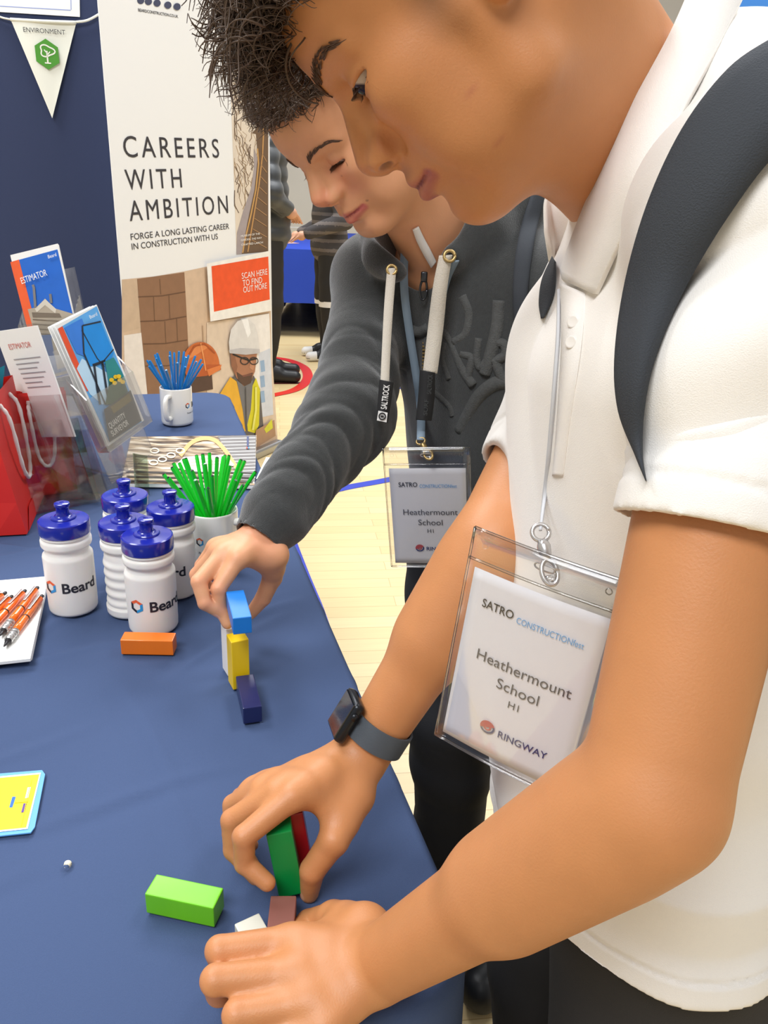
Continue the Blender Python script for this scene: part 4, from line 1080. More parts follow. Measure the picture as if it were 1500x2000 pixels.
# ================================================================== red paper bags
M_redb = mat('red_paper', (212, 36, 28), .5, bump=.08, bscale=120); M_rope = mat('white_rope', (226, 218, 212), .9, bump=.4, bscale=900); M_teal = mat('teal_tissue', (28, 140, 164), .8)
def bag(p_front_right, p_front_left, H, depth, label, lean=.0, tissue=True, handle_px=None):
    a, b = Z(*p_front_left), Z(*p_front_right); x = unit(b - a); y = np.array([-x[1], x[0], 0]); W = np.linalg.norm(b - a)
    t = thing('gift_bag', (a + b) / 2 + y * depth / 2, label, 'gift bag', 'red gift bags with rope handles')
    z = np.array([0, 0, 1.]); g = .0012
    def c(u_, v_, w_): return a + x * u_ + y * v_ + z * (w_ + .0006)
    mb = MB(); rows = [(0, 0, 0), (.25, .10, .0), (.6, .22, 0), (1, .30, 0)]
    rings = []
    for f, pin, _ in rows:
        ins = depth * pin
        rings.append([c(0, ins, H * f), c(W, ins, H * f), c(W - .012 * f * 2, depth / 2, H * f), c(W, depth - ins, H * f), c(0, depth - ins, H * f), c(.012 * f * 2, depth / 2, H * f)])
    V = np.vstack(rings); n = 6
    F = [(i * n + j, i * n + (j + 1) % n, (i + 1) * n + (j + 1) % n, (i + 1) * n + j) for i in range(len(rings) - 1) for j in range(n)] + [tuple(range(5, -1, -1))]
    mb.add(V, F); 
    # folded triangle at the base
    mb.add([c(W * .06, -.0012, .0), c(W * .94, -.0012, 0), c(W * .72, depth * .04 - .0012, H * .13), c(W * .28, depth * .04 - .0012, H * .13)], [(0, 1, 2, 3)])
    mb.build('paper_body', M_redb, t)
    for s, vv in ((0, depth * .30 - .002), (1, depth * .70 + .002)):
        if s == 0: pts = [c(W * .3, vv, H * .92), c(W * .29, vv - .014, H * .8), c(W * .35, vv - .022, H * .42), c(W * .5, vv - .024, H * .30), c(W * .65, vv - .022, H * .42), c(W * .71, vv - .014, H * .8), c(W * .7, vv, H * .92)]
        else: pts = [c(W * .3, vv, H * .92), c(W * .3, vv + .004, H * 1.08), c(W * .5, vv + .01, H * 1.2), c(W * .7, vv + .004, H * 1.08), c(W * .7, vv, H * .92)]
        P_ = spline(pts, 40); MB().tube(P_, [.0034 + .0006 * math.sin(i * 2.2) for i in range(40)], 8).build('rope_handle', M_rope, t, smooth=True)
    if tissue:
        V = []; 
        for i in range(9):
            u_ = i / 8; V += [c(W * (.04 + .92 * u_), depth * .5, H * .80), c(W * (.04 + .92 * u_), depth * (.5 + .12 * math.sin(i * 2.1)), H * (1.05 + .09 * math.sin(i * 2.7)))]
        mb = MB().add(V, [(2 * i, 2 * i + 2, 2 * i + 3, 2 * i + 1) for i in range(8)]); o = mb.build('tissue_paper', M_teal, t); o.data.materials[0] = M_teal
bag((88, 962), (53, 1044), .235, .10, 'red gift bag at the left frame edge with rope handles and teal tissue')
bag((152, 960), (48, 972), .20, .07, 'red gift bag seen through the clear leaflet stand', tissue=False)
# ================================================================== people: head, hands, skin
def head_prims(R, o, kind):
    W = lambda p: o + R @ (np.array(p, float) / 1000)
    out = []
    def E(c, r, k=10, op='+', rot=None):
        M = R if rot is None else R @ rot
        out.append(ell(W(c), np.array(r) / 1000, M, k / 1000, op))
    def K(a, b, ra, rb, k=10, op='+'): out.append(cone(W(a), W(b), ra / 1000, rb / 1000, k / 1000, op))
    A = kind == 'A'
    E((-6, 0, 48), (97, 75, 78), 5)
    E((44, 0, 60), (51, 62, 44), 22); E((40, 0, -6), (50, 57, 60), 22)
    for s in (1, -1):
        K((8, s * 57, -8), (12, s * 51, -54), 15, 15, 18); K((12, s * 50, -56), (72, s * 15, -80), 16, 13, 20)
        E((56, s * 42, -2), (27, 22, 22), 18); E((48, s * 40, -42), (32, 20, 34), 20)
        K((88, s * 9, 40), (66, s * 47, 37), 9.5, 9, 10)
    E((70, 0, -40), (32, 31, 31), 16)
    K((82, -9, -77), (82, 9, -77), 14.5, 14.5, 14)
    E((40, 0, -78), (46, 36, 24 if A else 20), 22)
    for s in (1, -1): E((95, s * 31, 19), (17, 18, 11), 11, '-')
    # nose
    if A:
        K((86.5, 0, 30), (107.5, 0, -9), 8.2, 12.2, 9); tipx = 108
        for s in (1, -1): E((100.5, s * 13, -15), (12.5, 8.5, 9.5), 5)
        K((107, 0, -18), (99, 0, -25), 5.5, 6, 5)
    else:
        K((88, 0, 30), (111, 0, -3), 8, 11, 9)
        for s in (1, -1): E((102, s * 11.5, -12), (11, 7.5, 8), 5)
        K((110, 0, -12), (102, 0, -21), 5, 5, 5)
    for s in (1, -1): K((82, s * 8, 22), (93, s * 12.5, -9), 8.0 if not A else 7.0, 9.0 if not A else 8.0, 9)
    dz = 0 if A else 4
    for s in (1, -1):
        if A: E((90, s * (23.5 if A else 25), -14 + dz), (7, 4.6 if A else 3.0, 11), 3.5 if A else 5, '-')
        E((106, s * 16.0, -22.0), (5.6, 4.4, 4.2), 1.6, '-') if A else E((107, s * 7.5, -20), (6.8, 3.6, 5.5), 2, '-')
    # lips
    for s in (1, -1):
        K((99.5, s * 4, -39), (85.5, s * 24, -43.5), 5.2, 2.8, 5); K((98.2, 0, -51.5), (85, s * 22, -45.5), 6.3, 3.2, 5)
    for s in (1, -1): K((106, 0, -45), (89.5, s * 26, -44), 1.5, 1.3, 2.4, '-')
    E((105, 0, -63), (9, 17, 5), 7, '-')
    E((104.5, 0, -30), (3, 3, 6), 4, '-')
    # eyelids, opening under lowered lids
    for s in (1, -1):
        E((71, s * (33.5 if A else 31), 20), (14.0, 16.5 if A else 14.6, 13.6), 4)
        E((78 if A else 80, s * (36 if A else 32), 16.2 if A else 12), (15 if A else 14, 18 if A else 15, 3.4 if A else 2.4), 1.6, '-', Matrix_np(s * (10 if A else 6)))
    # ears
    for s in (1, -1):
        E((-14, s * 76, 12), (18, 7, 30), 6); E((-10, s * 84, 13), (10, 6, 17), 4, '-'); E((-6, s * 75, -13), (8, 5.5, 9), 6)
    return out, W
def Matrix_np(deg):
    a = math.radians(deg); return np.array([[1, 0, 0], [0, math.cos(a), -math.sin(a)], [0, math.sin(a), math.cos(a)]])

def hand_prims(W, fingers, thumb, s=1.0):
    out = []; m = lambda a, b, t: np.asarray(a) * (1 - t) + np.asarray(b) * t
    mcps = [f[0] for f in fingers]
    for i, f in enumerate(fingers):
        out.append(cone(m(W, f[0], .10), m(W, f[0], .95), .0150 * s, .0118 * s, .012))
    for a, b in zip(mcps[:-1], mcps[1:]):
        for t_ in (.55, .85): out.append(cone(m(W, a, t_), m(W, b, t_), .0125 * s, .0120 * s, .008))
    for i, f in enumerate(fingers):
        sc = (1.0, 1.02, .97, .86)[i] * s
        f = [np.asarray(q) for q in f]
        out.append(cone(f[0], f[1], .0112 * sc, .0094 * sc, .007)); out.append(cone(f[1], f[2], .0093 * sc, .0085 * sc, .002)); out.append(cone(f[2], f[3], .0084 * sc, .0070 * sc, .002))
    t = [np.asarray(q) for q in thumb]
    out.append(cone(m(W, t[0], .2), t[0], .017 * s, .0175 * s, .014)); out.append(cone(t[0], t[1], .0172 * s, .0130 * s, .010)); out.append(cone(t[1], t[2], .0124 * s, .0108 * s, .004)); out.append(cone(t[2], t[3], .0108 * s, .0082 * s, .002))
    i0 = mcps[0]
    out.append(cone(m(W, i0, .80), m(t[0], t[1], .55), .0100 * s, .0125 * s, .012)); out.append(cone(m(W, i0, .55), t[0], .012 * s, .014 * s, .012))
    return out
def chain(start, px, lens, far=None):
    out = [np.asarray(start)]; far = far or [False] * len(px)
    for (x, y), L, f in zip(px, lens, far): out.append(bone(out[-1], x, y, L, f))
    return out
def lin(c): return np.array(srgb(*c)[:3])
def blend(col, w, c):
    w = np.clip(w, 0, 1)[:, None]; return col * (1 - w) + lin(c) * w
def fall(q, c, r, soft=.6):
    d = np.linalg.norm((q - np.array(c)) / np.array(r), axis=1); return np.clip((1 - d) / soft, 0, 1)
def face_tint(col, q, kind):
    A = kind == 'A'
    lip = (166, 92, 82) if A else (200, 104, 100); 
    for s in (1, -1):
        for a, b, r in (((98.2, 0, -51.5), (85, s * 22, -45.5), 7.4), ((101, s * 4, -41), (86, s * 24, -44), 4.6)):
            a = np.array(a, float); b = np.array(b, float); x = q - a; h = np.clip(x @ (b - a) / ((b - a) @ (b - a)), 0, 1); d = np.linalg.norm(x - h[:, None] * (b - a), axis=1)
            col = blend(col, np.clip((r + 1.2 - d) / 2.2, 0, 1) * .85, lip)
        col = blend(col, fall(q, (80, s * 34, -12), (30, 26, 26)) * (.18 if A else .3), (196, 118, 84) if A else (232, 140, 116))
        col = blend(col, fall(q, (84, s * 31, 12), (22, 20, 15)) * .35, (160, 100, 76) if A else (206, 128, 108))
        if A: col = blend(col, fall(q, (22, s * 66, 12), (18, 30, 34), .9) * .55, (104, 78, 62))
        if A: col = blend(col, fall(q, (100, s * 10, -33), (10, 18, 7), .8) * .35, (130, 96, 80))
        col = blend(col, fall(q, (105.5, s * 15.5, -21.5), (6.0, 5.0, 4.4), .5) * .9 if A else fall(q, (107, s * 7.5, -22), (7, 4.2, 5), .5) * .95, (44, 20, 15))  # shade of the nostril hollows put into the skin colour
    col = blend(col, fall(q, (112, 0, -8), (20, 20, 20)) * (.2 if A else .38), (190, 112, 84) if A else (232, 122, 100))
    col = blend(col, (np.abs(q[:, 2] + 44.6) < 1.3) * fall(q, (98, 0, -44.6), (18, 27, 6), .5) * .8, (110, 48, 44) if A else (150, 66, 64))
    return col
M_skinA = mat('skin_tan', (206, 148, 108), .48, bump=.12, bscale=700, var=.035, vscale=45, sss=.12, attr=True)
M_skinB = mat('skin_fair', (226, 172, 142), .5, bump=.10, bscale=700, var=.03, vscale=45, sss=.14, attr=True)
M_eye = mat('eye', (236, 230, 224), .22, attr=True, spec=.35)
def eyes(parent, W, R, gaze, iris, ey=31):
    for s in (1, -1):
        c = W((71, s * ey, 20)); n = 28; V = []; F = []
        for i in range(n + 1):
            for j in range(2 * n):
                a, b = math.pi * i / n, math.pi * j / n; V.append((math.sin(a) * math.cos(b), math.sin(a) * math.sin(b), math.cos(a)))
        V = np.array(V); m = 2 * n; F = [(i * m + j, (i + 1) * m + j, (i + 1) * m + (j + 1) % m, i * m + (j + 1) % m) for i in range(n) for j in range(m)]
        g = unit(R @ unit(gaze)); d = V @ g; col = np.tile(lin((180, 163, 154)), (len(V), 1)); col[d > .80] = lin(iris); col[d > .94] = lin((12, 10, 10))
        mk('eyeball', c + V * (.0126 if ey < 32 else .0133), F, M_eye, parent, True, tint=col)
def surf(prims, p, d, L=.05, n=160):
    """first point on the body from p going along d"""
    p = np.asarray(p); t = np.linspace(0, L, n); s = sdf(prims, p + t[:, None] * d); i = int(np.argmax(s < 0)); return p + d * t[i] if s[i] < 0 else None
def eyebrow(parent, prims, W, R, path, m, n=150, seed=1, wid=4.0, thick=.0005):
    r = np.random.default_rng(seed); 
    for s in (1, -1):
        q = spline([(x, s * y, z) for x, y, z in path], 60); mb = MB()
        for k in range(n):
            i = int(r.uniform(0, 58)); f = i / 58; c = q[i] + np.array([0, 0, r.uniform(-1, 1) * wid * (1 - .55 * f)])
            t = unit(q[min(i + 2, 59)] - q[i]); d = unit(t + np.array([0, 0, .75 * (1 - f) - .25]))
            pts = []
            for u_ in (0, .5, 1):
                pl = c + d * 8 * u_; w_ = surf(prims, W(pl + np.array([14, s * 8, 0])), R @ unit((-14, -s * 8, 0)), .04)
                if w_ is None: break
                pts.append(w_ + R @ np.array([1, s * .4, 0]) * (.0006 + .0012 * u_))
            if len(pts) == 3: mb.tube(pts, [thick * 1.3, thick, thick * .3], 4)
        mb.build('eyebrow', m, parent, smooth=True)
def lashes(parent, prims, W, R, path, m, seed=2):
    r = np.random.default_rng(seed)
    for s in (1, -1):
        q = spline([(x, s * y, z) for x, y, z in path], 40); mb = MB(); base = []
        for p_ in q:
            w_ = surf(prims, W(p_ + np.array([16, s * 7, 0])), R @ unit((-16, -s * 7, 0)), .05)
            if w_ is not None: base.append(w_)
        base = np.array(base)
        if len(base) < 8: continue
        for _ in range(4): base[1:-1] = (base[:-2] + 2 * base[1:-1] + base[2:]) / 4
        k = len(base); mb.tube(base, .00055 * np.sin(np.linspace(.25, 2.9, k)) + .00015, 6)
        for i in range(2, k - 1, 1):
            f = i / k; d = R @ unit(np.array([.75, s * (.2 + .6 * f), -.55])); e = d * (.0055 + .002 * f); mb.tube([base[i], base[i] + e * .5 + R @ np.array([0, 0, -.0008]), base[i] + e + R @ np.array([.0004, 0, .0002])], [.0003, .00022, .00008], 4)
        mb.build('eyelashes', m, parent, smooth=True)
def inside(poly, x, y):
    poly = np.asarray(poly, float); n = len(poly); c = np.zeros(len(x), bool); j = n - 1
    for i in range(n):
        xi, yi = poly[i]; xj, yj = poly[j]
        c ^= ((yi > y) != (yj > y)) & (x < (xj - xi) * (y - yi) / (yj - yi + 1e-12) + xi); j = i
    return c
def project(p):
    q = np.asarray(p) - CAM; d = q @ FW; return 750 + FPX * (q @ RT) / d, 1000 - FPX * (q @ UP) / d, d
def strands(roots, dirs, L, hr, turns, thick, seed, down, sag, n=22, sides=4):
    """curly strands as tubes; everything per strand"""
    r = np.random.default_rng(seed); m = len(roots); t = np.linspace(0, 1, n)
    d = dirs / np.linalg.norm(dirs, axis=1)[:, None]
    a = np.where(np.abs(d[:, 2:3]) < .9, np.array([[0, 0, 1.]]), np.array([[1., 0, 0]])); u_ = np.cross(d, a); u_ /= np.linalg.norm(u_, axis=1)[:, None]; v_ = np.cross(d, u_)
    ph = r.uniform(0, 6.28, m); 
    C = roots[:, None] + d[:, None] * (L[:, None] * t)[..., None] + np.asarray(down) * (sag[:, None] * t ** 2)[..., None]
    an = ph[:, None] + 2 * math.pi * turns[:, None] * t; am = hr[:, None] * np.minimum(1, 2.5 * t)
    C = C + (am * np.cos(an))[..., None] * u_[:, None] + (am * np.sin(an))[..., None] * v_[:, None] - (hr * np.cos(ph))[:, None, None] * 0
    T = np.gradient(C, axis=1); T /= np.linalg.norm(T, axis=2)[..., None] + 1e-12
    N = np.cross(T, d[:, None] + .3 * v_[:, None]); N /= np.linalg.norm(N, axis=2)[..., None] + 1e-12; Bn = np.cross(T, N)
    th = (thick[:, None] * (1 - .75 * t ** 2))[..., None]
    rings = [C + th * (math.cos(q) * N + math.sin(q) * Bn) for q in np.arange(sides) * 2 * math.pi / sides]
    V = np.stack(rings, 2)
    return C, V
def strand_mesh(V):
    m, n, s, _ = V.shape; idx = np.arange(m * n * s).reshape(m, n, s)
    a = idx[:, :-1]; b = idx[:, 1:]
    F = np.stack([a, np.roll(a, -1, 2), np.roll(b, -1, 2), b], -1).reshape(-1, 4)
    return V.reshape(-1, 3), F

# ================================================================== near boy
RA_ = np.array([[-0.6199146266648337, -0.09343737660192136, -0.7790862033823648], [0.07926461461239781, -0.9952628634575306, 0.05629345870222775], [-0.7806554787595773, -0.026856829225852252, 0.6243842840803938]])
OA = np.array([0.042328301424299934, 0.5713740633406978, 1.4302886824071626])
HA, WA = head_prims(RA_, OA, 'A')
NBA = P(1270, 330, .60)
sL, eL = P(1530, 420, .43), P(1272, 1560, .415); wL = Z(742, 1885, TABLE + .052)
sR, eR = P(1200, 600, .80), P(964, 1066, .71); wR = Z(706, 1474, TABLE + .092)
def hnd(W, spec, thumb):
    fs = []
    for (mx, my, mh), px, far, k in spec:
        q = Z(mx, my, TABLE + mh); fs.append(chain(q, px, [.044 * k, .026 * k, .021 * k], far))
    (cx, cy, ch), px, far = thumb; q = Z(cx, cy, TABLE + ch); return fs, chain(q, px, [.044, .034, .028], far)
fR, tR = hnd(wR, [((568, 1558, .097), [(476, 1634), (478, 1686), (522, 1724)], [True, True, False], 1.0),
                  ((538, 1550, .092), [(453, 1602), (456, 1660), (500, 1712)], [True, True, False], 1.06),
                  ((510, 1545, .082), [(455, 1572), (452, 1628), (492, 1690)], [True, True, True], .98),
                  ((490, 1545, .068), [(470, 1556), (462, 1600), (492, 1650)], [True, True, True], .8)],
             ((688, 1552, .075), [(652, 1640), (610, 1700), (604, 1744)], [False, True, True]))
fL, tL = hnd(wL, [((560, 1842, .050), [(428, 1856), (432, 1880), (470, 1890)], [False, True, True], 1.05),
                  ((562, 1905, .050), [(420, 1914), (428, 1938), (470, 1940)], [False, True, True], 1.1),
                  ((588, 1962, .046), [(462, 1982), (466, 2006), (505, 2004)], [False, True, True], 1.0),
                  ((626, 2010, .040), [(520, 2050), (520, 2075), (550, 2070)], [False, True, True], .82)],
             ((712, 1822, .045), [(652, 1796), (604, 1806), (578, 1828)], [True, True, False]))
for nm, ch in (('fR', fR), ('fL', fL), ('tR', [tR]), ('tL', [tL])):
    for f in ch: print(nm, [round((q[2] - TABLE) * 1000) for q in f])
bodyA = list(HA)
bodyA += [cone(WA((-24, 0, -22)), NBA + [.008, 0, 0], .055, .056, .03), cone(WA((12, 0, -62)), NBA + [.004, 0, -.03], .036, .042, .03),
          flatcone((.245, .61, .84), (.24, .625, 1.02), .095, .095, (0, 1, 0), .68), flatcone((.24, .625, 1.02), (.22, .63, 1.22), .098, .095, (0, 1, 0), .66, .03),
          cone(sL + [0, .03, -.02], NBA + [.02, 0, -.07], .04, .045, .03), cone(sR + [0, -.03, -.02], NBA + [.02, 0, -.07], .04, .045, .03)]
bodyA += [cone(sL, eL, .047, .0375, .02), cone(eL, wL, .0365, .0262, .010), cone(eL * .88 + wL * .12, eL * .55 + wL * .45, .0355, .0335, .022)]
bodyA += [cone(sR, eR, .046, .0385, .02), cone(eR, wR, .0375, .0258, .012), cone(eR * .86 + wR * .14, eR * .58 + wR * .42, .0375, .0350, .022)]
bodyA += hand_prims(wR, fR, tR, 1.03); bodyA += hand_prims(wL, fL, tL, 1.12)
def hand_tint(col, V, hands, nail, kn):
    for fs in hands:
        for f in fs:
            a, b = np.asarray(f[-2]), np.asarray(f[-1]); d = unit(b - a); prev = unit(np.asarray(f[-2]) - np.asarray(f[-3]))
            dorsal = unit(prev - d * (prev @ d)) if np.linalg.norm(prev - d * (prev @ d)) > .08 else np.array([0, 0, 1.])
            c = b + dorsal * .0072 - d * .001; x = V - c
            lx, ly = x @ d, x @ dorsal; lz = np.linalg.norm(x - np.outer(lx, d) - np.outer(ly, dorsal), axis=1)
            w = np.clip((1 - np.sqrt((lx / .0068) ** 2 + (ly / .0045) ** 2 + (lz / .0052) ** 2)) / .25, 0, 1); col = blend(col, w * .8, nail)
            for j in (1, 2): col = blend(col, np.clip(1 - np.linalg.norm(V - f[j], axis=1) / .014, 0, 1) * .45, kn)
    return col
pA = thing('person', (.27, .60, 0), 'person in a white polo shirt with dark curly hair, holding the green block', 'person')
V, F = mesh_sdf(bodyA, .0017)
q = (V - OA) @ RA_ * 1000
col = np.tile(lin((195, 132, 84)), (len(V), 1)); near = np.linalg.norm(q - np.array([40, 0, 10]), axis=1) < 150
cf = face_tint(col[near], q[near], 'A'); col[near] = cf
rs = np.random.default_rng(4)
for x, y, z, rr in ((70, 44, -30, 1.6), (62, 50, -52, 1.4), (48, 54, -66, 1.5), (80, 30, -28, 1.2), (40, 60, -36, 1.6), (90, 26, -12, 1.0)):
    col[near] = blend(col[near], fall(q[near], (x, y, z), (8, 8, rr * 1.6), .7) * .4, (168, 92, 70))
col = hand_tint(col, V, (fR + [tR], fL + [tL]), (222, 164, 132), (196, 128, 92))
fill_holes(mk('body', V, F, M_skinA, pA, tint=col))
eyes(pA, WA, RA_, (.84, .30, -.45), (46, 28, 20), 33.5)
M_browA = mat('soft_dark_brow', (86, 62, 48), .6)
M_hairA = mat('dark_curly_hair', (86, 69, 57), .5, spec=.4)
eyebrow(pA, HA, WA, RA_, [(98, 12, 36), (96, 19, 41), (90, 32, 45), (78, 46, 45), (68, 55, 41)], M_browA, 90, 3, 4.4, .0004)

lashes(pA, HA, WA, RA_, [(84, 19, 17.0), (86, 27, 19.8), (85, 36, 20.6), (80, 45, 19.4), (73, 51, 16.5)], M_browA)
# curly hair
downA = np.array([0, 0, -1.0])
r = np.random.default_rng(21)
polyA = [(290, -400), (335, 0), (372, 60), (392, 120), (402, 182), (440, 196), (452, 226), (492, 258), (530, 268), (575, 256), (606, 238), (622, 205), (628, 168), (618, 140), (606, 104), (600, 50), (612, 0), (640, -60), (820, -400)]
def scalp(n, hair):
    d = r.normal(size=(n, 3)); d /= np.linalg.norm(d, axis=1)[:, None]
    p = np.array([-6, 0, 48]) + d * np.array([97, 75, 78]); return p[hair(p)], d[hair(p)]
hairlineA = lambda p: (p[:, 2] > 82 - np.clip(40 - p[:, 0], 0, 60) * .6) & ((p[:, 2] > 20) | (p[:, 0] < -30)) & (p[:, 2] > -20)
p, d = scalp(26000, hairlineA)
root = OA + (p / 1000) @ RA_.T; nrm = d @ RA_.T
xr, yr, _ = project(root); m = len(p); vis = ((yr > -190) & (xr < 900)) | (r.uniform(size=m) < .28); p, d, root, nrm = p[vis], d[vis], root[vis], nrm[vis]; m = len(p)
front = np.clip((p[:, 0] - 10) / 70, 0, 1) * (p[:, 2] > 60)
dirs = nrm + .75 * r.normal(size=(m, 3)) + .45 * RA_[:, 0] * front[:, None] - np.array([0, 0, .25]) * front[:, None]
Ls = r.uniform(.012, .040, m) * (.6 + 1.05 * front)
C, V = strands(root, dirs, Ls, r.uniform(.0045, .0095, m), r.uniform(1.5, 3.2, m), r.uniform(.00035, .0009, m), 5, downA, r.uniform(.0, .030, m) * (.3 + front), n=34, sides=3)
xs, ys, _ = project(C.reshape(-1, 3)); ok = (inside(polyA, xs, ys) | (ys < -30)).reshape(m, -1).mean(1) > .94
V, F = strand_mesh(V[ok])
kk = r.permutation(m)[:3600]
C3, V3 = strands(root[kk], dirs[kk] * .8 + nrm[kk] * .4, Ls[kk] * 1.05 + .004, r.uniform(.005, .009, len(kk)), r.uniform(1.4, 2.6, len(kk)), r.uniform(.0006, .0013, len(kk)), 15, downA, r.uniform(.0, .032, len(kk)) * (.3 + front[kk]), n=34, sides=5)
xs, ys, _ = project(C3.reshape(-1, 3)); ok = (inside(polyA, xs, ys) | (ys < -30)).reshape(len(kk), -1).mean(1) > .95
V3, F3 = strand_mesh(V3[ok]); F = np.vstack([F, F3 + len(V)]); V = np.vstack([V, V3])
capA = [ell(OA + RA_ @ (np.array([-8, 0, 56]) / 1000), (.103, .083, .088), RA_), ell(WA((78, 0, 106)), (.030, .050, .026), RA_, .02), ell(WA((102, 0, 94)), (.020, .038, .018), RA_, .02), dict(ell(WA((78, 0, 22)), (.062, .10, .066), RA_, .012), op='-'), plane(WA((0, 0, 10)), RA_ @ unit((.55, 0, -1)))]
V2, F2 = mesh_sdf(capA, .003); N2 = vnormals(V2, F2); V2 = V2 + N2 * (wav(V2, 12, 230, 7, 2) * .007 - .005)[:, None]
V = np.vstack([V, V2]); F = np.vstack([F, F2 + len(V) - len(V2)])
mk('hair', V, F, M_hairA, pA)

# white polo shirt
shA = [flatcone((.235, .625, .98), (.215, .630, 1.20), .118, .116, (0, 1, 0), .68, .03), flatcone((.25, .60, .74), (.237, .62, .98), .138, .118, (0, 1, 0), .68, .03),
       cone(sL + [0, .01, 0], NBA + [.03, -.03, -.045], .066, .077, .035), cone(P(1400, 185, .53), P(1580, 205, .46), .050, .050, .03), cone(sR + [0, -.01, 0], NBA + [.03, .03, -.045], .066, .075, .035), cone(NBA + [.03, 0, -.05], NBA + [.02, 0, -.015], .085, .075, .03)]
hL = P(1404, 1046, .42); dL = unit(eL - sL); tL_ = (hL - sL) @ dL; hLc = sL + dL * tL_
dR = unit(eR - sR); tR_ = (P(1040, 930, .74) - sR) @ dR; hRc = sR + dR * tR_
slv = [cone(sL, hLc + dL * .03, .063, .0525, .03), cone(sR, hRc + dR * .03, .060, .0500, .03)]
shirt = list(slv)
def cut_sleeve(c, d, r0, r1, L=.03):
    """everything past the cuff plane, only near the arm"""
    return dict(t='cut', c=np.asarray(c), d=unit(d), r=r1 * 2.0, k=0.0, op='-', R=.2)
_dp = d_prim
def d_prim(q, p):
    if q['t'] == 'cut':
        x = p - q['c']; h = x @ q['d']; rad = np.linalg.norm(x - np.outer(h, q['d']), axis=1)
        return np.maximum(np.maximum(-h, h - .16), rad - q['r'])
    return _dp(q, p)
shirt += [cut_sleeve(hLc, dL, 0, .05), cut_sleeve(hRc, dR, 0, .047)]
shirt += [cone(hLc - dL * .05, hLc + dL * .08, .0470, .0470, .0, '-'), cone(hRc - dR * .05, hRc + dR * .08, .0450, .0450, .0, '-')]
shirt += shA
shirt += [plane((0, 0, .775), (0, 0, -1)), dict(ell(NBA + [-.012, 0, .035], (.068, .062, .06), k=.01), op='-')]
V, F = mesh_sdf(shirt, .0027, smooth=3); N = vnormals(V, F)
M_polo = mat('white_cotton_pique', (240, 236, 230), .9, bump=.25, bscale=1500, sheen=.2)
# folds: diagonal on the sleeve, soft elsewhere, gathered above the hem
def arm_s(V, a, b): 
    d = unit(b - a); return (V - a) @ d, np.linalg.norm(V - a - np.outer((V - a) @ d, d), axis=1)
s1, r1 = arm_s(V, sL, eL); s2, r2 = arm_s(V, sR, eR)
w1 = np.clip((.10 - r1) / .03, 0, 1) * np.clip((s1 - .01) / .05, 0, 1) * np.clip((tL_ - s1 - .012) / .03, 0, 1); w2 = np.clip((.09 - r2) / .03, 0, 1) * np.clip((s2 - .0) / .05, 0, 1) * np.clip((tR_ - s2 - .012) / .03, 0, 1)
f1 = -.8 + 2.3 * np.abs(wav(np.stack([s1 + .55 * (V @ RT), .12 * V[:, 1], .12 * V[:, 2]], 1), 31, 44, 5, 2)); f2 = -.8 + 2.3 * np.abs(wav(np.stack([s2 + .4 * (V @ RT), .2 * V[:, 1], .2 * V[:, 2]], 1), 32, 60, 5, 2))
disp = .0062 * f1 * w1 + .0044 * f2 * w2 + .0024 * wav(V, 33, 16)
zz = V[:, 2]; wz = np.clip((1.0 - zz) / .1, 0, 1) * np.clip((zz - .795) / .02, 0, 1) * (1 - w1)
disp += wz * .0062 * (1 - 2 * np.abs(wav(np.stack([zz + .35 * V[:, 1], V[:, 0] * .4, V[:, 1] * .25], 1), 35, 26, 5, 2)))
disp += .0034 * (-.8 + 2 * np.abs(wav(np.stack([V[:, 0] + .3 * V[:, 1], V[:, 1], zz * .25], 1), 36, 30, 5, 2))) * (1 - w1) * (1 - w2) * (1 - wz)
for c, d, s_, t_ in ((hLc, dL, s1, tL_), (hRc, dR, s2, tR_)):
    rr = np.linalg.norm(V - c - np.outer((V - c) @ d, d), axis=1); g = (np.abs(t_ - s_ - .020) < .0022) & (rr < .085); disp[g] -= .0010
g = np.abs(zz - .797) < .0022; disp[g] -= .0014
V = V + N * disp[:, None]
mk('polo_shirt', V, F, M_polo, pA); skS = Skin(V, F)
# collar: near leaf and far leaf, folded over
def px_ribbon(name, pa, pb, da, db, t, m, parent, n=40, smooth=True):
    A = spline([P(x, y, d) for (x, y), d in zip(pa, da)], n); B = spline([P(x, y, d) for (x, y), d in zip(pb, db)], n)
    V, F = ribbon(A, B, t, CAM); return mk(name, V, F, m, parent, smooth)
dsh = lambda pts, off=.004, pr=None: [hit(pr or shirt, x, y, .25, 1.6) - off for x, y in pts]
pa = [(1362, -60), (1310, 60), (1240, 190), (1180, 310), (1128, 430), (1088, 540)]; pb = [(1470, -40), (1400, 90), (1326, 220), (1266, 345), (1205, 470), (1158, 574)]
allA = bodyA + shirt[:0]; hb = lambda x, y: min(hit(shirt, x, y, .25, 1.2), hit(bodyA, x, y, .25, 1.2))
da = [hb(*q) - .006 for q in pa]; db = [hb(*q) - .010 for q in pb]; da = [da[0]] + [(a + 2 * b + c) / 4 for a, b, c in zip(da, da[1:], da[2:])] + [da[-1]]; db = [db[0]] + [(a + 2 * b + c) / 4 for a, b, c in zip(db, db[1:], db[2:])] + [db[-1]]; print('collar', da, db)
o = px_ribbon('collar_leaf', pa, pb, da, db, .004, M_polo, pA)
pa = [(1150, 372), (1128, 352), (1100, 338), (1082, 345)]; pb = [(1112, 500), (1104, 506), (1092, 522), (1086, 542)]
pa2 = [(1160, 380), (1138, 356), (1106, 336), (1078, 344), (1070, 380), (1072, 450)]; pb2 = [(1124, 470), (1118, 480), (1108, 500), (1098, 520), (1092, 536), (1087, 545)]
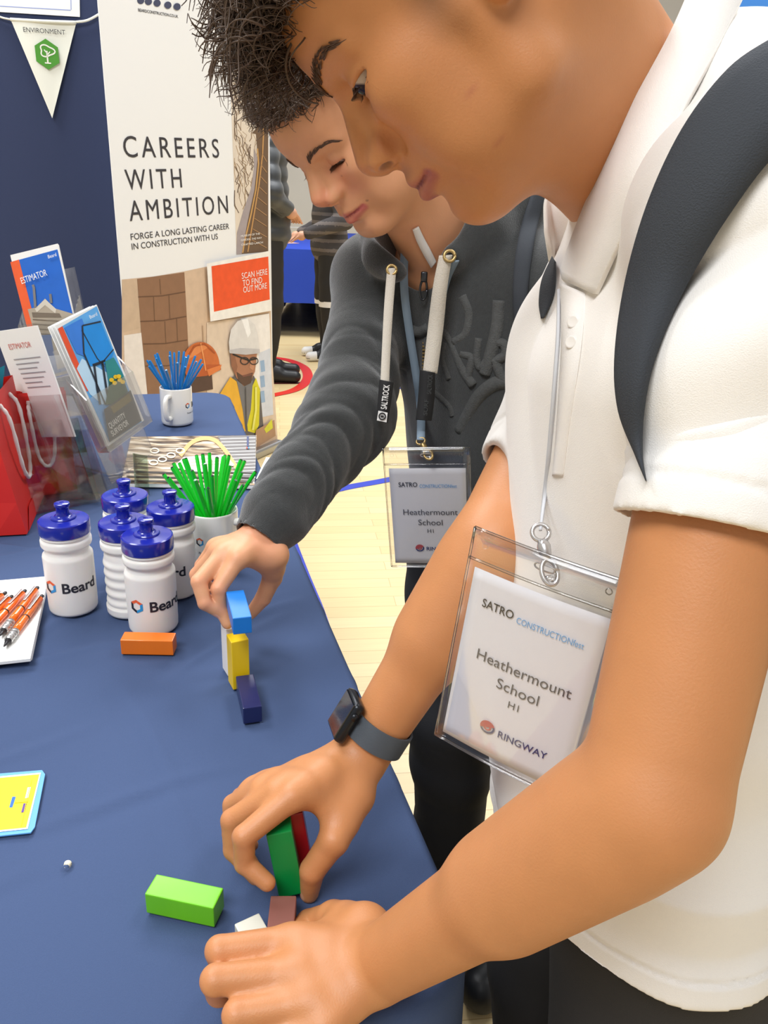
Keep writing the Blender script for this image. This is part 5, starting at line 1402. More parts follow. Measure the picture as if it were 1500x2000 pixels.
px_ribbon('collar_leaf', pa2, pb2, [.590, .60, .615, .625, .622, .605], [.592, .597, .602, .604, .604, .602], .004, M_polo, pA)
# neckband inside the collar
pp, pq = [(1093, 552), (1096, 640), (1092, 740), (1084, 860), (1078, 930)], [(1142, 572), (1136, 650), (1124, 740), (1106, 860), (1098, 930)]
px_ribbon('placket', pp, pq, [skS.depth(*q) - .0022 for q in pp], [skS.depth(*q) - .0022 for q in pq], .0015, M_polo, pA)
M_btn = mat('shirt_button', (236, 232, 226), .25)
for x, y in ((1119, 628), (1115, 668)):
    d_ = skS.depth(x, y) - .0040; c = P(x, y, d_); n_ = unit(CAM - c + np.array([-.35, 0, .1])); u_ = unit(np.cross(n_, (0, 0, 1))); v_ = np.cross(n_, u_); Rb = np.stack([u_, v_, n_], 1)
    mb = MB(); L_ = np.array([(0, -.001), (.0055, -.001), (.0058, .0), (.0052, .0010), (.004, .0006), (0, .0006)]); k = MB().lathe(L_ * .75, n=24); mb.add(k.V[0] @ Rb.T + c, k.F); mb.build('button', M_btn, pA, smooth=True)
# trousers and shoes
trA = [flatcone((.31, .60, .86), (.33, .60, .70), .100, .110, (0, 1, 0), .72, .03), flatcone((.262, .60, .86), (.272, .60, .77), .122, .126, (0, 1, 0), .80, .02), cone((.262, .54, .78), (.270, .50, .45), .098, .084, .03), cone((.270, .50, .45), (.30, .49, .10), .078, .066, .02), cone((.255, .67, .78), (.235, .70, .45), .098, .084, .03), cone((.235, .70, .45), (.26, .70, .10), .080, .066, .02), plane((0, 0, .07), (0, 0, -1))]
V, F = mesh_sdf(trA, .005, smooth=2); N = vnormals(V, F); V = V + N * (wav(V, 41, 22) * .004)[:, None]
M_trA = mat('charcoal_trousers', (44, 43, 45), .9, bump=.2, bscale=900); mk('trousers', V, F, M_trA, pA)
def shoe(parent, c, d, m):
    d = unit(np.array([d[0], d[1], 0])); n_ = np.array([-d[1], d[0], 0]); c = np.asarray(c, float)
    pr_ = [cone(c - d * .05 + [0, 0, .048], c + d * .16 + [0, 0, .040], .045, .038, .03), cone(c - d * .03 + [0, 0, .09], c + d * .05 + [0, 0, .075], .044, .036, .03), plane((0, 0, .0012), (0, 0, -1))]
    V, F = mesh_sdf(pr_, .005); mi = (V[F].mean(1)[:, 2] < .026).astype(int); mk('shoe', V, F, [m, M_shoeB], parent, midx=mi)
shoe(pA, (.30, .49, 0), (-1, 0), M_shoeB); shoe(pA, (.26, .70, 0), (-1, 0), M_shoeB)

# ================================================================== far boy
RB_ = np.array([[-0.398126889581683, 0.6357185404851137, -0.6613296583968539], [-0.5865610956585342, -0.7307104294808853, -0.34929693572592707], [-0.7052950168913035, 0.24884574645980892, 0.663803234111684]])
OB = np.array([-0.05071424664509455, 1.0992789699638477, 1.390206820588863])
_a = math.radians(-6.5); _R2 = RB_ @ np.array([[math.cos(_a), -math.sin(_a), 0], [math.sin(_a), math.cos(_a), 0], [0, 0, 1.]]); _p = np.array([.092, 0, 0]); OB = OB + RB_ @ _p - _R2 @ _p; RB_ = _R2
HB, WB = head_prims(RB_, OB, 'B')
NBB = P(886, 476, 1.14)
pelB = np.array([.205, 1.17, .86]); cheB = np.array([.165, 1.205, 1.12]); axB = np.array([-.8, .6, 0]); fB = np.array([-.6, -.8, 0])
sB, eB = P(735, 545, 1.20), P(682, 812, 1.12); wB = Z(508, 1052, TABLE + .155)
sB2 = NBB + np.array([.15, -.085, -.05]); eB2 = sB2 + np.array([.05, -.02, -.28]); wB2 = eB2 + np.array([-.02, -.03, -.225])
fB_, tB_ = hnd(wB, [((464, 1092, .150), [(427, 1150), (431, 1188), (444, 1218)], [False, True, True], .98),
                    ((434, 1085, .150), [(388, 1136), (400, 1178), (428, 1196)], [False, True, True], 1.04),
                    ((424, 1078, .146), [(384, 1122), (394, 1162), (424, 1184)], [True, True, True], .98),
                    ((418, 1070, .138), [(392, 1104), (402, 1140), (428, 1160)], [True, True, True], .8)],
               ((534, 1084, .140), [(532, 1128), (514, 1168), (490, 1198)], [True, True, True]))
for f in fB_ + [tB_]: print('fB', [round((q[2] - TABLE) * 1000) for q in f])
bodyB = list(HB) + [cone(WB((-24, 0, -22)), NBB, .054, .058, .03), cone(WB((10, 0, -60)), NBB + fB * .03 + [0, 0, -.03], .036, .045, .03),
        flatcone(pelB, cheB, .085, .09, axB, .68), flatcone(cheB, cheB * .4 + NBB * .6, .09, .08, axB, .68, .03), cone(sB, NBB + [0, 0, -.05], .045, .05, .03), cone(sB2, NBB + [0, 0, -.05], .045, .05, .03),
        cone(sB, eB, .042, .036, .02), cone(eB, wB, .036, .0265, .02), cone(sB2, eB2, .042, .036, .02), cone(eB2, wB2, .036, .0265, .02)]
bodyB += hand_prims(wB, fB_, tB_, 1.0)
dW = unit(wB2 - eB2); sdW = unit(np.cross(dW, (0, 0, 1)))
f2 = []
for i in range(4):
    a = wB2 + dW * .085 + sdW * (.03 - .02 * i); b = a + dW * .035 + np.array([0, 0, -.02]); c = b + dW * .008 + np.array([0, 0, -.024]); d_ = c + np.array([0, 0, -.018]) - dW * .006; f2.append([a, b, c, d_])
t0 = wB2 + dW * .03 + sdW * .03; t2 = [t0, t0 + dW * .035 + sdW * .015, t0 + dW * .062 + sdW * .012 + [0, 0, -.012], t0 + dW * .08 + sdW * .004 + [0, 0, -.026]]
bodyB += hand_prims(wB2, f2, t2)
pB = thing('person', (.2, 1.12, 0), 'person in a dark grey hoodie looking down at the blue block', 'person')
V, F = mesh_sdf(bodyB, .0018)
q = (V - OB) @ RB_ * 1000; col = np.tile(lin((218, 158, 118)), (len(V), 1)); near = np.linalg.norm(q - np.array([40, 0, 10]), axis=1) < 150
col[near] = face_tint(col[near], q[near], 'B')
for x, y, z, rr in ((80, 33, -42, 1.5), (66, 44, -60, 1.1), (84, 30, 0, .9)): col[near] = blend(col[near], fall(q[near], (x, y, z), (9, rr * 1.7, rr * 1.7), .6) * .8, (110, 66, 52))
col = hand_tint(col, V, (fB_ + [tB_],), (236, 178, 160), (232, 140, 118))
col = blend(col, np.clip(1 - np.linalg.norm(V - wB, axis=1) / .05, 0, 1) * .5, (232, 138, 112))
fill_holes(mk('body', V, F, M_skinB, pB, tint=col)); eyes(pB, WB, RB_, (.72, 0, -.69), (60, 52, 44))
M_hairB = mat('brown_hair', (88, 69, 55), .5, spec=.4); M_browB = mat('dark_brow', (92, 68, 55), .6)
eyebrow(pB, HB, WB, RB_, [(97, 14, 36), (96, 20, 40), (91, 32, 43), (80, 46, 42), (72, 53, 37)], M_browB, 95, 8, 3.0, .0004)
lashes(pB, HB, WB, RB_, [(84, 18, 12.5), (86, 25, 13.2), (86, 32, 13.2), (82, 40, 12.6), (77, 46, 11)], M_browB, 3)
hairlineB = lambda p: (p[:, 2] > 84 - np.clip(36 - p[:, 0], 0, 60) * .7) & ((p[:, 2] > 15) | (p[:, 0] < -30)) & (p[:, 2] > -25)
r = np.random.default_rng(44); p, d = scalp(14000, hairlineB); m = len(p)
root = OB + (p / 1000) @ RB_.T; nrm = d @ RB_.T
xr, yr, _ = project(root); vis = (xr < 760) | (r.uniform(size=m) < .2); p, d, root, nrm = p[vis], d[vis], root[vis], nrm[vis]; m = len(p); dirs = nrm * .55 + .35 * r.normal(size=(m, 3)) + .75 * RB_[:, 0] + .1 * RB_[:, 2]
Ls = r.uniform(.03, .055, m) * np.where(p[:, 2] > 60, 1.0, .5)
C, V = strands(root, dirs, Ls, r.uniform(.003, .009, m), r.uniform(.8, 2.0, m), r.uniform(.0004, .0010, m), 6, downA, r.uniform(0, .012, m), n=26, sides=3)
xs, ys, _ = project(C.reshape(-1, 3)); polyB = [(380, -300), (420, 60), (448, 200), (492, 252), (532, 268), (570, 258), (610, 238), (640, 200), (700, 120), (1100, 60), (1100, -300)]
ok = inside(polyB, xs, ys).reshape(m, -1).mean(1) > .95
V, F = strand_mesh(V[ok])
capB = [ell(OB + RB_ @ (np.array([-8, 0, 55]) / 1000), (.102, .081, .087), RB_), ell(WB((72, 0, 108)), (.028, .050, .020), RB_, .02), dict(ell(WB((80, 0, 20)), (.062, .11, .067), RB_, .01), op='-'), plane(WB((0, 0, 8)), RB_ @ unit((.55, 0, -1)))]
V2, F2 = mesh_sdf(capB, .0035); N2 = vnormals(V2, F2); V2 = V2 + N2 * (wav(V2, 13, 170, 6, 2) * .005 - .003)[:, None]
V = np.vstack([V, V2]); F = np.vstack([F, F2 + len(V) - len(V2)]); mk('hair', V, F, M_hairB, pB)

# hoodie
dcf = unit(wB - eB); cuff = wB + dcf * .004
hoodie = [cone(sB, eB, .062, .060, .03), cone(eB, wB * .80 + eB * .20, .060, .047, .03), cone(wB * .82 + eB * .18, cuff + dcf * .02, .037, .0355, .012),
          cone(sB2, eB2, .064, .058, .03), cone(eB2, wB2 * .82 + eB2 * .18, .058, .046, .03), cone(wB2 * .82 + eB2 * .18, wB2 + dW * .02, .037, .035, .012)]
hoodie += [cut_sleeve(cuff, dcf, 0, .036), cut_sleeve(wB2 + dW * .004, dW, 0, .036), cone(cuff - dcf * .03, cuff + dcf * .08, .0315, .0315, 0, '-'), cone(wB2 - dW * .02, wB2 + dW * .08, .0315, .0315, 0, '-')]
hoodie += [flatcone(pelB + [0, 0, -.04], cheB, .120, .122, axB, .70, .03), flatcone(cheB, cheB * .45 + NBB * .55, .122, .098, axB, .68, .04),
          cone(sB, NBB + [0, .01, -.055], .060, .075, .04), cone(sB2, NBB + [0, .01, -.055], .062, .075, .04)]
# hood bunched round the neck
for pts, rr in ((((795, 418, 1.155), (752, 452, 1.125), (752, 500, 1.09), (772, 528, 1.07)), (.028, .032, .030, .020)), (((1075, 350, 1.14), (1010, 400, 1.10), (940, 448, 1.07), (886, 498, 1.055)), (.045, .042, .038, .024)), (((1060, 330, 1.2), (960, 330, 1.26), (860, 370, 1.24), (795, 418, 1.18)), (.05, .05, .045, .03))):
    pts = [P(*q) for q in pts]
    for i in range(3): hoodie.append(cone(pts[i], pts[i + 1], rr[i], rr[i + 1], .018))
hoodie += [dict(cone(NBB + fB * .035 + [0, 0, -.035], NBB * .4 + WB((0, 0, -60)) * .6 + fB * .01, .048, .075, .012), op='-'), plane((0, 0, .80), (0, 0, -1))]
V, F = mesh_sdf(hoodie, .0032, smooth=2); N = vnormals(V, F)
s1, r1 = arm_s(V, sB, eB); s2, r2 = arm_s(V, eB, wB); L1 = np.linalg.norm(eB - sB); L2 = np.linalg.norm(wB - eB)
w1 = np.clip((.10 - r1) / .03, 0, 1) * np.clip((s1 - .06) / .06, 0, 1) * np.clip((L1 + .03 - s1) / .03, 0, 1); w2 = np.clip((.085 - r2) / .025, 0, 1) * np.clip((s2 + .02) / .04, 0, 1) * np.clip((L2 * .84 - s2) / .03, 0, 1)
sx = V @ RT
def sleeve_folds(V, a, b, s_, seed, freq, twist):
    """irregular ridges running round the arm"""
    d = unit(b - a); u_ = unit(np.cross(d, FW)); v_ = np.cross(d, u_); x = V - a; ang = np.arctan2(x @ v_, x @ u_)
    q = np.stack([s_ + twist * np.sin(ang) * .02, .016 * np.cos(ang), .016 * np.sin(ang)], 1)
    f = wav(q, seed, freq, 6, 2); return 2.4 * np.abs(f) - .8
disp = (.0030 * sleeve_folds(V, sB, eB, s1, 51, 50, 1.2) + .0022 * sleeve_folds(V, sB, eB, s1, 71, 105, 2.4)) * w1 + (.0036 * sleeve_folds(V, eB, wB, s2, 58, 66, 1.6) + .0028 * sleeve_folds(V, eB, wB, s2, 78, 130, 2.6)) * w2 + .0036 * wav(V, 53, 20)
wt = (1 - np.clip(w1 + w2, 0, 1)); disp += wt * .005 * (-.8 + 2.2 * np.abs(wav(np.stack([sx, V[:, 2] * .35, V[:, 1] * .5], 1), 54, 34))) * np.clip((1.24 - V[:, 2]) / .1, 0, 1)
V = V + N * disp[:, None]
M_hood = mat('charcoal_fleece', (48, 50, 50), .95, bump=.6, bscale=900, var=.16, vscale=220, sheen=.5)
mk('hoodie', V, F, M_hood, pB)
hp = [q for q in hoodie]
# zip, strings, tags, applique
M_zip = mat('brass_zip', (176, 150, 100), .35, metal=.8); M_gun = mat('gunmetal', (74, 76, 80), .3, metal=.9); M_cord = mat('cream_cord', (214, 206, 192), .9, bump=.6, bscale=900); M_tag = mat('black_tag', (22, 22, 24), .7); M_white2 = mat('tag_white', (226, 224, 220), .7)
def on_cloth(pts, off, pr=hp, sm=True):
    d = np.array([hit(pr, x, y, .7, 1.7) for x, y in pts])
    if sm and len(d) > 2: d[1:-1] = (d[:-2] + d[1:-1] * 2 + d[2:]) / 4
    return [P(x, y, q - off) for (x, y), q in zip(pts, d)]
zp = on_cloth([(838, 520), (834, 560), (830, 640), (828, 720), (826, 800), (822, 860)], .004)
mb = MB(); Q = spline(zp, 60)
for i in range(60): mb.box(Q[i], (.006, .003, .0028), bev=.0005)
mb.build('zip_teeth', M_zip, pB)
c = on_cloth([(827, 566)], .008, sm=False)[0]; mb = MB(); 
pts = [c + .0085 * (math.cos(a) * RT * .55 + math.sin(a) * np.array([0, 0, 1.6])) for a in np.linspace(0, 6.28, 26)]; mb.tube(pts, .0016, 8); mb.box(c + [0, 0, .017], (.009, .006, .014), bev=.002); mb.build('zip_pull', M_gun, pB, smooth=True)
def strip(name, pa, pb, off, t, m, n=50, pr=hp):
    A = spline(on_cloth(pa, off, pr), n); B = spline(on_cloth(pb, off, pr), n); V, F = ribbon(A, B, t, CAM); return mk(name, V, F, m, pB)
def hang(name, pa, pb, da, db, t, m, n=50, parent=None):
    A = spline([P(x, y, d) for (x, y), d in zip(pa, da)], n); B = spline([P(x, y, d) for (x, y), d in zip(pb, db)], n); V, F = ribbon(A, B, t, CAM); return mk(name, V, F, m, parent or pB)
d0 = hit(hp, 868, 505, .7, 1.7) - .008; d1 = min(hit(hp, 850, 620, .7, 1.7), d0 + .05) - .010; d2 = d1 + .012
hang('drawstring', [(858, 500), (846, 560), (836, 640), (826, 726)], [(884, 498), (874, 560), (866, 640), (854, 730)], [d0, (d0 + d1) / 2 - .004, d1, d2], [d0, (d0 + d1) / 2 - .004, d1, d2], .006, M_cord)
hang('drawstring_tag', [(820, 722), (817, 770), (812, 820)], [(850, 728), (849, 775), (843, 822)], [d2 - .002, d2 + .004, d2 + .008], [d2 - .002, d2 + .004, d2 + .008], .003, M_tag)
e0 = hit(hp, 765, 528, .7, 1.7) - .006; e1 = e0 + .004
hang('drawstring', [(756, 524), (750, 600), (746, 680), (743, 745)], [(774, 524), (768, 600), (763, 680), (760, 748)], [e0, e1, e1 + .004, e1 + .006], [e0, e1, e1 + .004, e1 + .006], .006, M_cord)
hang('drawstring_tag', [(741, 741), (738, 780), (735, 822)], [(769, 747), (764, 785), (757, 826)], [e1 + .004, e1 + .007, e1 + .010], [e1 + .004, e1 + .007, e1 + .010], .003, M_tag)
def tag_text(s, p0, p1, capv, d, m, name, off=.006):
    a, b = P(*p0, d - off), P(*p1, d - off); x = unit(b - a); yv = unit(P(p0[0] + capv[0], p0[1] + capv[1], d - off) - a); g = Frame(a, x, yv); mb = MB()
    h = np.linalg.norm(P(p0[0] + capv[0], p0[1] + capv[1], d) - P(*p0, d)); V, F = text_mesh(s, h / .73, bold=.012); V[:, 0] *= np.linalg.norm(b - a) / V[:, 0].max(); mb.add(g.map(V), F); mb.build(name, m, pB)
tag_text('SALTROCK', (755, 800), (761, 752), (-12, -2), e1 + .006, M_white2, 'tag_lettering')
q = [P(x, y, e1 + .001) for x, y in ((736, 821), (755, 825), (757, 806), (739, 802))]; MB().slab(q, .0006).build('tag_label', M_white2, pB)
c = P(746.5, 813, e1 - .0005); mb = MB(); pts = [c + .0042 * (math.cos(a) * RT + math.sin(a) * UP) for a in np.linspace(0, 6.28, 20)]; mb.tube(pts, .0009, 6); mb.tube([c - .002 * RT, c + .002 * RT], .0012, 6); mb.build('tag_emblem', M_tag, pB)
tag_text('SALTROCK', (842, 770), (845, 732), (-9, 0), d2, M_hood, 'tag_lettering'); tag_text('SURF', (834, 812), (837, 780), (-8, 0), d2 + .006, M_hood, 'tag_lettering')
mb = MB(); c = on_cloth([(878, 500)], .004, sm=False)[0]; pts = [c + .007 * (math.cos(a) * RT + math.sin(a) * UP) for a in np.linspace(0, 6.28, 24)]; mb.tube(pts, .0022, 8); mb.build('eyelet', M_zip, pB, smooth=True)
mb = MB(); c = on_cloth([(765, 527)], .005, sm=False)[0]; mb.tube([c + .006 * (math.cos(a) * RT + math.sin(a) * UP) for a in np.linspace(0, 6.28, 24)], .002, 8); mb.build('eyelet', M_zip, pB, smooth=True)
# raised applique lettering on the chest
M_app = mat('applique_felt', (80, 81, 80), .95, bump=.7, bscale=600, var=.15, vscale=200)
mb = MB()
for pts, w_ in (([(905, 578), (918, 610), (912, 650), (888, 668)], 12), ([(858, 640), (880, 660), (905, 720), (926, 752)], 12), ([(872, 668), (868, 700), (880, 740)], 10), ([(902, 690), (922, 700), (914, 740)], 10),
                ([(976, 586), (972, 640), (958, 700), (948, 730)], 15), ([(958, 668), (984, 672), (986, 694), (962, 706)], 10), ([(936, 660), (932, 700), (940, 718), (954, 700)], 9), ([(966, 702), (984, 740), (1010, 742)], 11),
                ([(1006, 744), (970, 748), (940, 770), (918, 806), (900, 842)], 16), ([(796, 640), (820, 648), (838, 640)], 12), ([(846, 760), (878, 790), (886, 812)], 9)):
    Q = spline(pts, 26); rr_ = w_ * .95 / 1550 * 1.1; W3 = on_cloth([tuple(q) for q in Q], -.72 * rr_); mb.tube(W3, rr_, 12)
mb.build('applique_lettering', M_app, pB, smooth=True)
# white collar showing at the neck
hbB = lambda x, y: min(hit(hp, x, y, .7, 1.7), hit(bodyB, x, y, .7, 1.7)) - .005
ia, ib = [(806, 450), (814, 472), (826, 496), (842, 524)], [(818, 444), (828, 466), (840, 488), (852, 512)]
hang('inner_collar', ia, ib, [hbB(*q) for q in ia], [hbB(*q) for q in ib], .003, M_polo)
# trousers and shoes
trB = [flatcone(pelB + [0, 0, .02], pelB + [0, 0, -.06], .105, .112, axB, .72, .03)]
for k, (hp_, kn, an) in enumerate(((pelB + axB * .085 + [0, 0, -.05], np.array([.135, 1.17, .47]), np.array([.16, 1.21, .08])), (pelB - axB * .085 + [0, 0, -.05], np.array([.285, 1.05, .47]), np.array([.30, 1.10, .08])))):
    trB += [cone(hp_, kn, .100, .080, .03), cone(kn, an, .079, .062, .02)]
trB.append(plane((0, 0, .07), (0, 0, -1)))
V, F = mesh_sdf(trB, .005, smooth=2); N = vnormals(V, F); V = V + N * (.005 * wav(V, 61, 16) + .004 * np.maximum(np.sin(V[:, 2] * 40 + 2 * wav(V, 62, 9)), -.3))[:, None]
M_trB = mat('black_cotton', (34, 34, 38), .9, bump=.2, bscale=800); mk('trousers', V, F, M_trB, pB)
shoe(pB, (.16, 1.21, 0), (-.6, -.8), M_shoeB); shoe(pB, (.30, 1.10, 0), (-.6, -.8), M_shoeB)

# ================================================================== things worn: straps, badges, watch
M_web = mat('black_webbing', (52, 56, 62), .85, bump=.4, bscale=1200)
bagA = thing('backpack', (.46, .63, 1.05), 'black backpack worn by the person in the white polo shirt', 'backpack')
def worn_strap(name, pa, pb, pr, off, t, m, parent, n=60, d0=.25, d1=1.4, cols=9):
    A2 = spline(np.array(pa, float), n); B2 = spline(np.array(pb, float), n); D = np.zeros((n, cols)); XY = np.zeros((n, cols, 2))
    for j in range(cols):
        XY[:, j] = A2 + (B2 - A2) * j / (cols - 1); col_ = [hit_any(pr, x, y, d0, d1) for x, y in XY[:, j]]; ok_ = [q for q in col_ if q is not None]
        for i in range(n):
            if col_[i] is None: col_[i] = next((col_[k] for k in range(i + 1, n) if col_[k] is not None), ok_[-1] if ok_ else .5)
        D[:, j] = col_
    D0 = D.copy()
    for _ in range(3):
        E_ = np.pad(D, 1, mode='edge'); D = np.min([E_[i:i + n, j:j + cols] for i in range(3) for j in range(3)], axis=0)
    for _ in range(12):
        E_ = np.pad(D, 1, mode='edge'); D = (E_[:-2, 1:-1] + E_[2:, 1:-1] + E_[1:-1, :-2] + E_[1:-1, 2:] + 2 * D) / 6
    D = np.minimum(D, D0)
    edge = np.array([1 - .6 * abs(2 * j / (cols - 1) - 1) ** 4 for j in range(cols)])
    top = np.array([[P(XY[i, j, 0], XY[i, j, 1], D[i, j] - off * edge[j]) for j in range(cols)] for i in range(n)]).reshape(-1, 3)
    bot = np.array([[P(XY[i, j, 0], XY[i, j, 1], D[i, j] - off * edge[j] + t) for j in range(cols)] for i in range(n)]).reshape(-1, 3); k = n * cols
    F = [(i * cols + j, i * cols + j + 1, (i + 1) * cols + j + 1, (i + 1) * cols + j) for i in range(n - 1) for j in range(cols - 1)]; F2 = [tuple(q + k for q in f[::-1]) for f in F]
    ring = [j for j in range(cols - 1)] + [i * cols + cols - 1 for i in range(n - 1)] + [(n - 1) * cols + j for j in range(cols - 1, 0, -1)] + [i * cols for i in range(n - 1, 0, -1)]
    return mk(name, np.vstack([top, bot]), F + F2 + [(a, a + k, b + k, b) for a, b in zip(ring, ring[1:] + ring[:1])], m, parent)
worn_strap('shoulder_strap', [(1560, 50), (1500, 78), (1420, 135), (1335, 245), (1268, 385), (1222, 540), (1200, 690), (1206, 800), (1240, 890), (1260, 938)],
           [(1600, 230), (1560, 270), (1500, 318), (1430, 412), (1368, 510), (1316, 610), (1276, 715), (1258, 810), (1256, 890), (1263, 940)], skS, .008, .010, M_web, bagA)
worn_strap('shoulder_strap', [(1078, 500), (1058, 545), (1052, 590), (1056, 622)], [(1086, 512), (1086, 550), (1080, 585), (1062, 622)], skS, .004, .006, M_web, bagA, n=20)
bk = [ell((.455, .63, 1.02), (.10, .15, .24), k=.02), ell((.54, .63, .95), (.05, .12, .14), k=.02)]
V, F = mesh_sdf(bk, .006, smooth=2); V = V + vnormals(V, F) * (wav(V, 71, 14) * .004)[:, None]; mk('pack', V, F, M_web, bagA)
for s in (-.07, .07):
    MB().tube(spline([(.42, .63 + s, 1.22), (.36, .63 + s * 1.2, 1.33), (.28, .63 + s * 1.6, 1.375)], 16), .008, 8).build('strap_anchor', M_web, bagA, smooth=True)
bagB = thing('backpack', (.33, 1.36, 1.0), 'black backpack worn over the dark grey hoodie', 'backpack')
worn_strap('shoulder_strap', [(1040, 372), (1018, 440), (1004, 520), (1002, 600), (1010, 660)], [(1074, 360), (1050, 440), (1036, 520), (1030, 600), (1034, 660)], hp, .005, .008, M_web, bagB, d0=.8, d1=1.7)
bk = [ell((.32, 1.42, 1.02), (.15, .12, .22), np.array([[.8, .6, 0], [-.6, .8, 0], [0, 0, 1]]), k=.02)]
V, F = mesh_sdf(bk, .008, smooth=2); V = V + vnormals(V, F) * (wav(V, 72, 14) * .004)[:, None]; mk('pack', V, F, M_web, bagB)

M_pvc = clear_plastic('clear_badge_plastic', .06, .06); M_badgep = mat('badge_paper', (236, 236, 242), .5); M_txt = mat('badge_ink', (84, 84, 92), .6); M_ltb = mat('badge_blue', (96, 168, 226), .6); M_dkb = mat('badge_navy', (44, 56, 120), .6); M_rd = mat('badge_red', (196, 84, 92), .6)
def badge(fr, label, curl, lan):
    t = thing('name_badge', fr(.0525, .074), label, 'name badge', 'clear plastic name badges')
    nx, ny = 12, 16; W_, H_ = .105, .148
    def bz(x, y): return curl * math.sin((x / W_) * math.pi) * .6
    def grid(x0, y0, x1, y1, z, name, m, th=.0006):
        V = []
        for i in range(ny + 1):
            for j in range(nx + 1):
                x = x0 + (x1 - x0) * j / nx; y = y0 + (y1 - y0) * i / ny; V.append(fr(x, y, z + bz(x, y)))
        V = np.array(V); F = [(i * (nx + 1) + j, i * (nx + 1) + j + 1, (i + 1) * (nx + 1) + j + 1, (i + 1) * (nx + 1) + j) for i in range(ny) for j in range(nx)]
        V2 = V - fr.n * th; k = len(V); E_ = []
        ring = [j for j in range(nx)] + [i * (nx + 1) + nx for i in range(ny)] + [ny * (nx + 1) + j for j in range(nx, 0, -1)] + [i * (nx + 1) for i in range(ny, 0, -1)]
        for a, b in zip(ring, ring[1:] + ring[:1]): E_.append((a, a + k, b + k, b))
        return mk(name, np.vstack([V, V2]), F + [tuple(q + k for q in f[::-1]) for f in F] + E_, m, t)
    grid(0, 0, W_, H_, 0, 'insert_card', M_badgep); grid(-.006, -.006, W_ + .006, H_ + .030, .0022, 'front_sleeve', M_pvc, .0004); grid(-.006, -.006, W_ + .006, H_ + .030, -.0022, 'back_sleeve', M_pvc, .0004)
    mb = MB()
    for pts in ([(-.006, -.006), (W_ + .006, -.006)], [(-.006, H_ + .006), (W_ + .006, H_ + .006)], [(-.006, H_ + .030), (W_ + .006, H_ + .030)], [(-.006, -.006), (-.006, H_ + .030)], [(W_ + .006, -.006), (W_ + .006, H_ + .030)]):
        a, b = pts; mb.tube([fr(a[0] + (b[0] - a[0]) * k / 12, a[1] + (b[1] - a[1]) * k / 12, bz(a[0] + (b[0] - a[0]) * k / 12, 0)) for k in range(13)], .0011, 6)
    mb.build('welded_rim', clear_plastic('badge_rim', .22, .08), t, smooth=True)
    for x in (.006, W_ - .006):
        mb = MB(); mb.tube([fr(x, H_ + .020, 0.0024) + .0022 * (math.cos(a) * fr.x + math.sin(a) * fr.y) for a in np.linspace(0, 6.28, 18)], .0005, 5); mb.build('punch_hole', M_pvc, t)
    mb = MB(); mb.tube([fr(.0525 + .0075 * math.copysign(abs(math.cos(a)) ** .5, math.cos(a)), H_ + .020 + .0024 * math.sin(a), .0024) for a in np.linspace(0, 6.28, 26)], .0007, 5); mb.build('slot', M_sil, t)
    def tx(s, x, y, size, m, name, width=None, align='CENTER', bold=0, z=.0012):
        V, F = text_mesh(s, size, align, bold)
        if width: V[:, 0] *= width / (V[:, 0].max() - V[:, 0].min())
        V[:, 0] += x; V[:, 1] += y; V, F = dense(V, F, .006) if curl else (V, F)
        W3 = np.array([fr(q[0], q[1], bz(q[0], q[1]) + z) for q in V]); MB().add(W3, F).build(name, m, t)
    tx('SATRO', .012, .121, .0095, M_bk, 'organiser_lettering', .026, 'LEFT', .01); tx('CONSTRUCTIONfest', .041, .1195, .0072, M_ltb, 'event_lettering', .051, 'LEFT')
    tx('Heathermount', .054, .078, .0125, M_txt, 'school_lettering', .076); tx('School', .054, .062, .0125, M_txt, 'school_lettering', .034); tx('H1', .054, .050, .0085, M_txt, 'group_lettering', .0085)
    tx('RINGWAY', .046, .0215, .0085, M_dkb, 'sponsor_lettering', .040, 'LEFT', .01)
    mb = MB()
    def disc(a0, a1, r0, r1, m, dx=0, dy=0):
        k = 14; A = np.linspace(math.radians(a0), math.radians(a1), k); V = [fr(.037 + dx + r * math.cos(a), .0255 + dy + r * math.sin(a) * .9, .0013 + bz(.037, 0)) for r in (r0, r1) for a in A]
        mb.add(V, [(i, i + 1, k + i + 1, k + i) for i in range(k - 1)], m)
    disc(20, 200, .0, .0062, 0); disc(200, 380, .0045, .0062, 1); disc(200, 380, .0018, .0032, 0); mb.build('sponsor_emblem', [M_rd, M_dkb], t)
    return t
def sc_frame(o_, x, y, k):
    f = Frame(scaled(o_, k), x, y)
    if f.n @ (CAM - f.o) < 0: f.n = -f.n
    return f
BA = sc_frame([0.0595, 0.5742, 0.8832], [.8387, -.5393, -.076], [.0946, .007, .9955], .92)
tA = badge(BA, 'name badge in front of the white polo shirt, tilted, with a metal clip', .004, None)
BBf = sc_frame([0.0205, 1.0876, .7984], [.9859, -.1372, .0959], [-.1058, -.0666, .9922], .955)
tB = badge(BBf, 'name badge hanging straight in front of the dark hoodie', .0, None)
